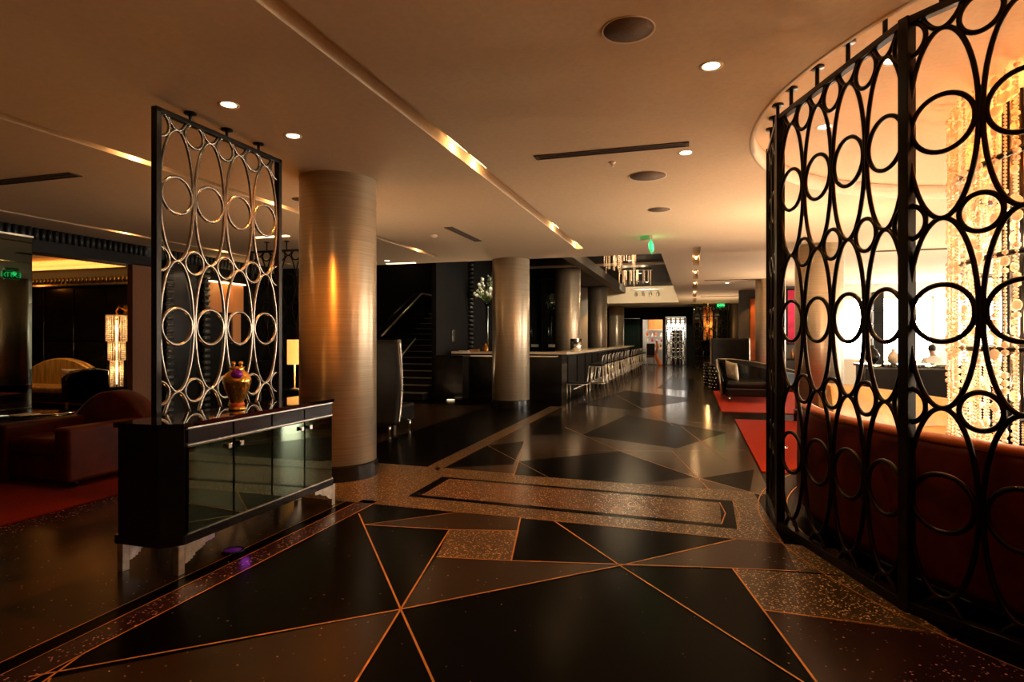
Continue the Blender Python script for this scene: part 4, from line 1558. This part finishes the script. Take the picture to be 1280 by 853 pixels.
for k_, yy in enumerate((16.2, 19.0, 22.8, 26.4)):
    downlight(-1.9, yy, 3.92, '%s downlight, counted from the near end, in the raised mirror ceiling above the bar stools' % ORD[k_], 190, cone=80, col=(1.0, 0.66, 0.34))
stool = make_stool()
NS = 20
for i in range(NS):
    y = 15.55 + i * 0.755
    lab = '%s chrome bar stool along the bar, counted from the near end' % ORD[i]
    rz = random.uniform(-0.12, 0.12)
    x = -2.42 + random.uniform(-0.03, 0.03)
    if i == 0:
        stool.location = (x, y, 0); stool.rotation_euler = (0, 0, rz); stool['label'] = lab
    else:
        dup(stool, (x, y, 0), rz, lab)
ls = thing('low_stool', 'low chrome bench with a dark seat in front of the first bar stool', 'stool', (-2.66, 14.35, 0))
b = MB(); b.box(-0.24, -0.2, 0.36, 0.24, 0.2, 0.40, 0.012); b.build('seat', 'blackmatte', ls)
b = MB(); b.tube([(0.24, 0.2, 0.36), (-0.24, 0.2, 0.36), (-0.24, -0.2, 0.36), (0.24, -0.2, 0.36)], 0.013, True, 8); b.build('seat_frame', 'satinsteel', ls)
for sx in (1, -1):
    for sy in (1, -1):
        b = MB(); b.tube([(sx * 0.24, sy * 0.2, 0), (sx * 0.24, sy * 0.2, 0.36)], 0.013, seg=8); b.build('leg', 'satinsteel', ls)


# chandeliers over the bar
def bar_chandelier(x, y, label, rx=0.45):
    t = thing('bar_chandelier', label, 'chandelier', (x, y, 3.86), 0, 'crystal chandeliers over the bar')
    b = MB(); b.box(-rx - 0.05, -0.25, 0.0, rx + 0.05, 0.25, 0.03, 0.004); b.build('canopy', 'darksteel', t)
    rn = random.Random(int(y))
    for k in range(26):
        b = MB()
        px_, py_ = rn.uniform(-rx, rx), rn.uniform(-0.2, 0.2)
        ln = rn.uniform(0.2, 0.55)
        z = 0.0
        while z > -ln:
            b.ball((px_, py_, z - 0.02), 0.018, 1)
            z -= 0.038
        b.build('bead_strand', 'crystal', t)
    for xx in (-0.3, 0, 0.3):
        light('chandelier_lamp', 'POINT', (xx, -0.35, -0.10), 9, (1.0, 0.70, 0.40), 0.05, parent=t)


bar_chandelier(-1.98, 17.0, 'gold crystal chandelier over the near part of the bar')
bar_chandelier(-1.95, 21.3, 'gold crystal chandelier over the middle of the bar', 0.55)
t = thing('pendant_cluster', 'small cluster of hanging glasses on the cream bulkhead past the bar', 'pendant', (-2.05, 28.45, 3.75))
b = MB(); b.box(-0.75, -0.05, 0, 0.75, 0.05, 0.03); b.build('rail', 'nickel', t)
for k in range(4):
    b = MB(); b.lathe([(0.06, -0.28), (0.075, -0.16), (0.02, -0.1), (0.008, 0)], 14, (-0.5 + k * 0.33, 0, 0)); b.build('glass', 'silverleaf', t)
tk = thing('added_spot', 'added spotlight over the far part of the bar, brightening the cream bulkhead', 'spotlight', (-2.2, 25.6, 3.92))  # added fitting that lifts the dark bulkhead
MB().lathe([(0, -0.14), (0.05, -0.14), (0.05, -0.02), (0.015, -0.02), (0.015, 0.0), (0, 0)], 20).build('head', 'darksteel', tk)
light('bulkhead_fill', 'SPOT', (0, 0.08, -0.15), 260, (1.0, 0.86, 0.62), 0.05, (math.radians(80), 0, 0), parent=tk, spot=120, blend=0.8)
# orange panel behind the bar
b = MB()
for k in range(7):
    b.box(-4.55 + k * 0.09, 28.15, 1.2, -4.55 + k * 0.09 + 0.07, 28.25, 2.62, 0.01)
o = b.build('slatted_panel', 'orangepanel'); tag(o, 'glowing orange slatted panel on the wall behind the bar', 'wall panel')
light('panel_spot', 'SPOT', (-4.3, 27.4, 3.4), 60, (1.0, 0.5, 0.15), 0.05, (math.radians(30), 0, 0), spot=70)

# ================================================================== STAIR
sr = thing('staircase', 'dark staircase climbing beside the black stair wall', 'staircase', (-6.95, 12.95, 0))
for k in range(14):
    b = MB()
    b.box(-0.85, k * 0.30, 0, 0.80, k * 0.30 + 0.30, (k + 1) * 0.16 - 0.02)
    b.build('riser', 'blackmatte', sr)
    b = MB()
    b.box(-0.85, k * 0.30 - 0.025, (k + 1) * 0.16 - 0.02, 0.80, k * 0.30 + 0.30, (k + 1) * 0.16, 0.004)
    b.build('tread', 'grey', sr)
hr = thing('handrail', 'long pale handrail on the wall of the staircase', 'handrail', (-7.72, 12.9, 0))
b = MB()
b.tube([(0, 0.9, 1.53), (0, 3.3, 2.80), (0, 4.6, 2.80)], 0.024, seg=10, ref=(1, 0, 0))
b.build('rail', 'silverleaf', hr)
for k in range(5):
    b = MB()
    y = 1.1 + k * 0.55
    z = 1.53 + (y - 0.9) * 0.529
    b.tube([(0, y, z - 0.02), (0, y, z - 0.08), (-0.12, y, z - 0.08)], 0.012, seg=6, ref=(0, 1, 0))
    b.build('bracket', 'chrome', hr)
hr2 = thing('handrail', 'short centre handrail at the foot of the staircase', 'handrail', (-6.80, 12.95, 0))
b = MB(); b.tube([(0, -0.15, 0), (0, -0.15, 0.93), (0, 0.05, 0.96), (0, 0.95, 1.46)], 0.02, seg=8, ref=(1, 0, 0)); b.build('rail', 'silverleaf', hr2)
light('stair_lamp', 'POINT', (-6.9, 15.5, 4.6), 50, (1.0, 0.75, 0.45), 0.2)

# ================================================================== FAR END
b = MB()
for k in range(16):
    b.tube([(-3.72 + k * 0.064, 33.05 + 0.02 * (k % 2), 0.01), (-3.72 + k * 0.064, 33.05 + 0.02 * (k % 2), 2.56)], 0.034, seg=8)
o = b.build('curtain', 'green'); tag(o, 'dark green curtain in the first opening of the far wall', 'curtain')
shelf = thing('display_shelf', 'white display shelving in the bright shop at the far end', 'shelf', (-2.08, 35.4, 0))
b = MB()
for z in (0.9, 1.25, 1.6, 1.95):
    b.box(-0.55, -0.15, z, 0.75, 0.15, z + 0.03)
for x in (-0.55, 0.72):
    b.box(x, -0.15, 0, x + 0.03, 0.15, 2.0)
b.build('rack', 'white', shelf)
rn = random.Random(5)
cols = ['orangepanel', 'petal', 'ember', 'goldmetal', 'magenta', 'shirt']
for k in range(14):
    z = (0.93, 1.28, 1.63)[k % 3]
    x = -0.45 + (k // 3) * 0.26 + rn.uniform(-0.03, 0.03)
    hgt = rn.uniform(0.16, 0.28)
    bl = MB().lathe([(0, 0), (0.05, 0), (0.055, hgt * 0.6), (0.02, hgt * 0.8), (0.02, hgt), (0, hgt)], 12).build('jar', cols[k % 6])
    bl.location = (-2.08 + x, 35.35, z)
    tag(bl, ['orange', 'white', 'amber-red', 'gold', 'magenta', 'cream'][k % 6] + ' jar on the ' + ['lowest', 'middle', 'upper'][k % 3] + ' shelf of the far shop, %s from the curtain side' % ORD[k // 3], 'jar', 'jars on the shop shelves')
wc = thing('wood_cabinet', 'amber wood cabinet high on the wall of the far shop', 'cabinet', (-2.1, 35.75, 1.98))
b = MB(); b.box(-0.4, -0.2, 0, 0.55, 0.2, 0.95, 0.01); b.build('body', 'wood', wc)
b = MB(); b.box(-0.37, -0.225, 0.03, 0.07, -0.2, 0.92); b.build('door', 'wood', wc)
b = MB(); b.box(0.08, -0.225, 0.03, 0.52, -0.2, 0.92); b.build('door', 'wood', wc)
rc = thing('side_chair', 'dark chair with a red seat inside the far shop', 'chair', (-2.25, 34.0, 0))
b = MB(); b.box(-0.22, -0.22, 0.42, 0.22, 0.22, 0.52, 0.03); b.build('seat', 'banquette', rc)
b = MB(); b.box(-0.22, 0.18, 0.5, 0.22, 0.24, 1.2, 0.03); b.build('backrest', 'blackmatte', rc)
for x in (-0.19, 0.19):
    for y in (-0.19, 0.19):
        b = MB(); b.box(x - 0.02, y - 0.02, 0, x + 0.02, y + 0.02, 0.42); b.build('leg', 'wood', rc)
pt = thing('pedestal', 'orange curved pedestal in the doorway of the far shop', 'pedestal', (-1.82, 33.7, 0))
b = MB()
b.tube([(-0.1, 0, 1.35), (-0.02, 0, 1.0), (-0.12, 0, 0.65), (-0.05, 0, 0.35), (0.1, 0, 0.06), (0.12, 0, 0.0)], 0.1, seg=12, ref=(0, 1, 0), radii=[0.05, 0.07, 0.07, 0.1, 0.13, 0.16])
b.build('stem', 'orangepanel', pt)
MB().lathe([(0, 1.34), (0.2, 1.34), (0.2, 1.37), (0, 1.37)], 24, (-0.1, 0, 0)).build('tray', 'marble', pt)
wm = MB().box(-1.12, 34.9, 0.0, -0.55, 35.2, 1.95, 0.04)
tag(wm.build('dark_cabinet', 'blackmatte'), 'dark upright cabinet seen through the silvery far ring screen', 'cabinet')
tag(MB().box(-1.5, 35.92, 1.5, -0.2, 35.98, 2.35).build('light_box', 'lightbox'), 'bright lit panel behind the silvery far ring screen', 'light')
light('shop_lamp', 'AREA', (-1.5, 34.6, 3.1), 90, (1.0, 0.85, 0.65), 2.5, (0, 0, 0), sy=1.5)
# dark glass wall behind the ring screen, with a gold strand lamp
b = MB(); b.box(0.0, 30.1, 0, 1.66, 30.2, H); struct(b.build('wall_glass', 'darkmirror'))
gl = thing('gold_strand_lamp', 'gold strand lamp glittering in front of the black glass at the far end', 'lamp', (0.70, 30.02, 0))
b = MB()
rn = random.Random(9)
for k in range(26):
    x = rn.uniform(-0.2, 0.2); z = 2.95; y_ = rn.uniform(-0.03, 0.03)
    b = MB()
    b.tube([(x, y_, 1.4), (x, y_, 3.0)], 0.003, seg=4)
    while z > 1.4:
        b.ball((x, y_, z), 0.03, 1); z -= rn.uniform(0.06, 0.1)
    b.build('bead_strand', 'goldbead', gl)
b = MB(); b.tube([(0, 0, 1.5), (0, 0, 3.15)], 0.012, seg=8); b.build('lamp_tube', 'shade', gl)
light('lamp_glow', 'POINT', (0, -0.3, 2.1), 16, (1.0, 0.6, 0.2), 0.05, parent=gl)
# orange niche pier and the magenta picture
b = MB(); b.box(1.55, 22.2, 0, 2.32, 22.5, H); struct(b.build('wall_niche', 'grey'))
tag(MB().box(1.90, 22.12, 0.7, 2.14, 22.195, 2.85, 0.02).build('niche_panel', 'orangepanel'), 'narrow orange panel on the taupe pier between two columns', 'wall panel')
light('niche_spot', 'SPOT', (2.02, 21.4, 3.1), 30, (1.0, 0.5, 0.15), 0.04, (math.radians(28), 0, 0), spot=60)
pic = thing('painting', 'magenta red canvas on the taupe wall past the pale column', 'painting', (3.24, 20.97, 0))
b = MB(); b.box(-0.31, -0.03, 1.32, 0.31, 0.0, 3.02, 0.004); b.build('canvas', 'magenta', pic)
b = MB()
for x in (-0.36, 0.31):
    b.box(x, -0.045, 1.27, x + 0.05, 0.03, 3.07)
for z in (1.27, 3.02):
    b.box(-0.36, -0.045, z, 0.36, 0.03, z + 0.05)
b.build('frame', 'blackmatte', pic)
light('picture_light', 'SPOT', (3.24, 19.9, 3.1), 40, (1.0, 0.8, 0.6), 0.04, (math.radians(38), 0, 0), spot=70)
# small console with bottles under the picture
bt = thing('console_table', 'dark console below the magenta canvas', 'table', (3.25, 20.6, 0))
b = MB(); b.box(-0.6, -0.25, 0.78, 0.6, 0.25, 0.84, 0.005); b.build('table_top', 'black', bt)
for x in (-0.55, 0.5):
    b = MB(); b.box(x, -0.2, 0, x + 0.05, 0.2, 0.78); b.build('leg', 'black', bt)
for k in range(5):
    x = 3.0 + k * 0.09
    o = MB().lathe([(0, 0), (0.035, 0), (0.037, 0.16), (0.015, 0.22), (0.015, 0.3), (0, 0.3)], 14).build('bottle', 'bottle')
    o.location = (x, 20.55, 0.84)
    tag(o, '%s amber bottle in the row on the console under the magenta canvas' % ORD[k], 'bottle', 'bottles under the canvas')
o = MB().lathe([(0.12, 0), (0.15, 0.0), (0.11, 0.28), (0.0, 0.28)], 20).build('bowl_lamp', 'glowcream'); o.location = (3.60, 20.55, 0.84)
tag(o, 'small glowing cream lamp shade on the console under the magenta canvas', 'lamp')

# ================================================================== WINDOW SIDE FURNITURE
cb = thing('console_cabinet', 'long black console cabinet in front of the bright windows', 'cabinet', (3.5, 10.7, 0))
b = MB(); b.box(-0.95, -0.22, 0.08, 1.6, 0.25, 1.02, 0.006); b.build('body', 'black', cb)
b = MB(); b.box(-0.98, -0.25, 1.02, 1.63, 0.28, 1.06, 0.005); b.build('cabinet_top', 'darkmirror', cb)
b = MB(); b.box(-0.90, -0.18, 0, 1.55, 0.2, 0.08); b.build('plinth', 'blackmatte', cb)
for k in range(4):
    b = MB(); b.box(-0.92 + k * 0.63, -0.24, 0.12, -0.92 + k * 0.63 + 0.60, -0.22, 0.98, 0.004); d = b.build('door', 'blackmatte', cb)
    b = MB(); b.tube([(-0.92 + k * 0.63 + 0.5, -0.24, 0.55), (-0.92 + k * 0.63 + 0.5, -0.27, 0.57), (-0.92 + k * 0.63 + 0.5, -0.27, 0.83), (-0.92 + k * 0.63 + 0.5, -0.24, 0.85)], 0.008, seg=6, ref=(1, 0, 0)); b.build('handle', 'chrome', d)
# vases on console
for k, (x, s, lab) in enumerate(((2.72, 1.0, 'dark gourd vase on the black console, beside the screen rings'), (3.02, 0.8, 'pale round vase on the black console'))):
    o = MB().lathe([(0, 0), (0.05 * s, 0), (0.10 * s, 0.07 * s), (0.11 * s, 0.13 * s), (0.07 * s, 0.21 * s), (0.03 * s, 0.25 * s), (0.04 * s, 0.29 * s), (0, 0.29 * s)], 24).build('vase', ['darksteel', 'cream'][k])
    o.location = (x, 10.7, 1.06); tag(o, lab, 'vase')
# window side bench and window mullion cabinet
tag(MB().box(4.3, 20.2, 0, 5.2, 20.8, 0.85, 0.03).build('window_bench', 'cream'), 'cream upholstered bench under the first bright window', 'bench')
tw = thing('dark_shelf', 'dark shelf tower between the two bright windows', 'shelf', (5.46, 20.85, 0))
b = MB(); b.box(-0.14, -0.1, 0.0, 0.14, 0.14, 2.9, 0.01); b.build('body', 'blackmatte', tw)
for z in (1.1, 1.5, 1.9, 2.3):
    b = MB(); b.box(-0.2, -0.2, z, 0.2, -0.08, z + 0.03); b.build('ledge', 'darksteel', tw)
wsn = thing('wall_sconce', 'cream shaded wall sconce between windows behind the seated person', 'wall lamp', (6.35 - 0.0, 20.9, 2.0))
wsn.location = (6.45, 20.96, 2.0)
MB().lathe([(0.16, 0.18), (0.20, 0.18), (0.14, 0.42), (0.12, 0.42)], 24, (0, -0.22, 0)).build('lamp_shade', 'glowcream', wsn)
b = MB(); b.tube([(0, -0.01, 0.0), (0, -0.2, 0.02), (0, -0.22, 0.2)], 0.02, seg=8, ref=(1, 0, 0)); b.box(-0.06, -0.02, -0.25, 0.06, 0.0, 0.12); b.build('bracket', 'darksteel', wsn)
# armchair for the person
pa = thing('lounge_chair', 'cream lounge chair holding the seated person by the windows', 'chair', (5.75, 17.4, 0))
b = MB(); b.box(-0.36, -0.30, 0.12, 0.36, 0.40, 0.42, 0.05, 3); b.build('seat', 'cream', pa)
b = MB(); b.box(-0.40, -0.42, 0.12, 0.40, -0.28, 0.82, 0.05, 3); b.build('backrest', 'cream', pa)
for s in (1, -1):
    b = MB(); b.box(s * 0.40 - 0.06, -0.35, 0.12, s * 0.40 + 0.06, 0.38, 0.62, 0.04, 3); b.build('arm', 'cream', pa)
for x in (-0.32, 0.32):
    for y in (-0.34, 0.32):
        b = MB(); b.box(x - 0.02, y - 0.02, 0, x + 0.02, y + 0.02, 0.12); b.build('leg', 'black', pa)


def skin(name, verts, edges, radii, root, mats, sub=2):
    me = bpy.data.meshes.new(name)
    me.from_pydata(verts, edges, [])
    o = bpy.data.objects.new(name, me)
    COL.objects.link(o)
    md = o.modifiers.new('s', 'SKIN')
    md.use_smooth_shade = True
    sv = me.skin_vertices[0].data
    for i, r in enumerate(radii):
        rr = r if isinstance(r, tuple) else (r, r)
        sv[i].radius = rr
        sv[i].use_root = (i == root)
    ms = o.modifiers.new('d', 'SUBSURF')
    ms.levels = ms.render_levels = sub
    bpy.context.view_layer.update()
    me2 = bpy.data.meshes.new_from_object(o.evaluated_get(bpy.context.evaluated_depsgraph_get()))
    bpy.data.objects.remove(o)
    me2.materials.clear()
    for m in mats:
        me2.materials.append(M[m])
    return me2


def add_chain(V, E, R, start, pts):
    prev = start
    for p, r in pts:
        V.append(p); R.append(r)
        E.append((prev, len(V) - 1)); prev = len(V) - 1
    return prev


pe = thing('person', 'dark-haired person in a white shirt seated with their back to the hall', 'person', (5.75, 17.40, 0))
V, E, R = [(0, -0.10, 0.52)], [], [(0.16, 0.12)]
chest = add_chain(V, E, R, 0, [((0, -0.12, 0.70), (0.145, 0.11)), ((0, -0.10, 0.88), (0.16, 0.115)), ((0, -0.08, 0.99), (0.12, 0.09)), ((0, -0.05, 1.05), (0.055, 0.055))])
add_chain(V, E, R, chest, [((0, -0.02, 1.11), (0.06, 0.07)), ((0, 0.0, 1.18), (0.078, 0.092)), ((0, 0.0, 1.25), (0.07, 0.085)), ((0, -0.01, 1.285), (0.04, 0.05))])
for s in (1, -1):
    hip = add_chain(V, E, R, 0, [((s * 0.11, 0.0, 0.50), 0.085), ((s * 0.14, 0.38, 0.50), 0.062), ((s * 0.14, 0.42, 0.28), 0.05), ((s * 0.14, 0.40, 0.08), 0.036), ((s * 0.14, 0.52, 0.035), 0.034)])
    wr = add_chain(V, E, R, 2, [((s * 0.19, -0.09, 0.93), 0.06), ((s * 0.25, -0.08, 0.72), 0.046), ((s * 0.20, 0.16, 0.66), 0.034), ((s * 0.15, 0.26, 0.655), (0.022, 0.03))])
    palm = add_chain(V, E, R, wr, [((s * 0.13, 0.33, 0.65), (0.018, 0.034))])
    for f_ in range(4):
        off = (f_ - 1.5) * 0.019
        ln = (0.062, 0.076, 0.07, 0.054)[f_]
        add_chain(V, E, R, palm, [((s * 0.13 + off, 0.36, 0.65), 0.0085), ((s * 0.13 + off, 0.36 + ln * 0.55, 0.645), 0.008), ((s * 0.13 + off, 0.36 + ln, 0.628), 0.007)])
    add_chain(V, E, R, wr, [((s * 0.12 - s * 0.025, 0.30, 0.655), 0.010), ((s * 0.12 - s * 0.05, 0.335, 0.65), 0.008)])
me = skin('body', V, E, R, 0, ['skin', 'shirt', 'trousers'], 2)
for p in me.polygons:
    c = p.center
    if c.z > 1.035 or (c.y > 0.22 and 0.57 < c.z < 0.72):
        p.material_index = 0
    elif c.z < 0.57:
        p.material_index = 2
    else:
        p.material_index = 1
body = inst('body', me, pe, (0, 0, 0))
b = MB()
b.ball((0, -0.015, 1.225), 0.098, 3, (0.90, 1.0, 0.98))
bmesh.ops.delete(b.bm, geom=[v for v in b.bm.verts if v.co.y > 0.045 and v.co.z < 1.255], context='VERTS')
b.build('hair', 'hair', pe)
b = MB()
for s in (1, -1):
    b.ball((s * 0.082, 0.0, 1.175), 0.022, 2, (0.4, 0.8, 1.3))
b.ball((0, 0.098, 1.165), 0.016, 2, (0.8, 1.1, 1.3))
b.build('face_details', 'skin', pe)
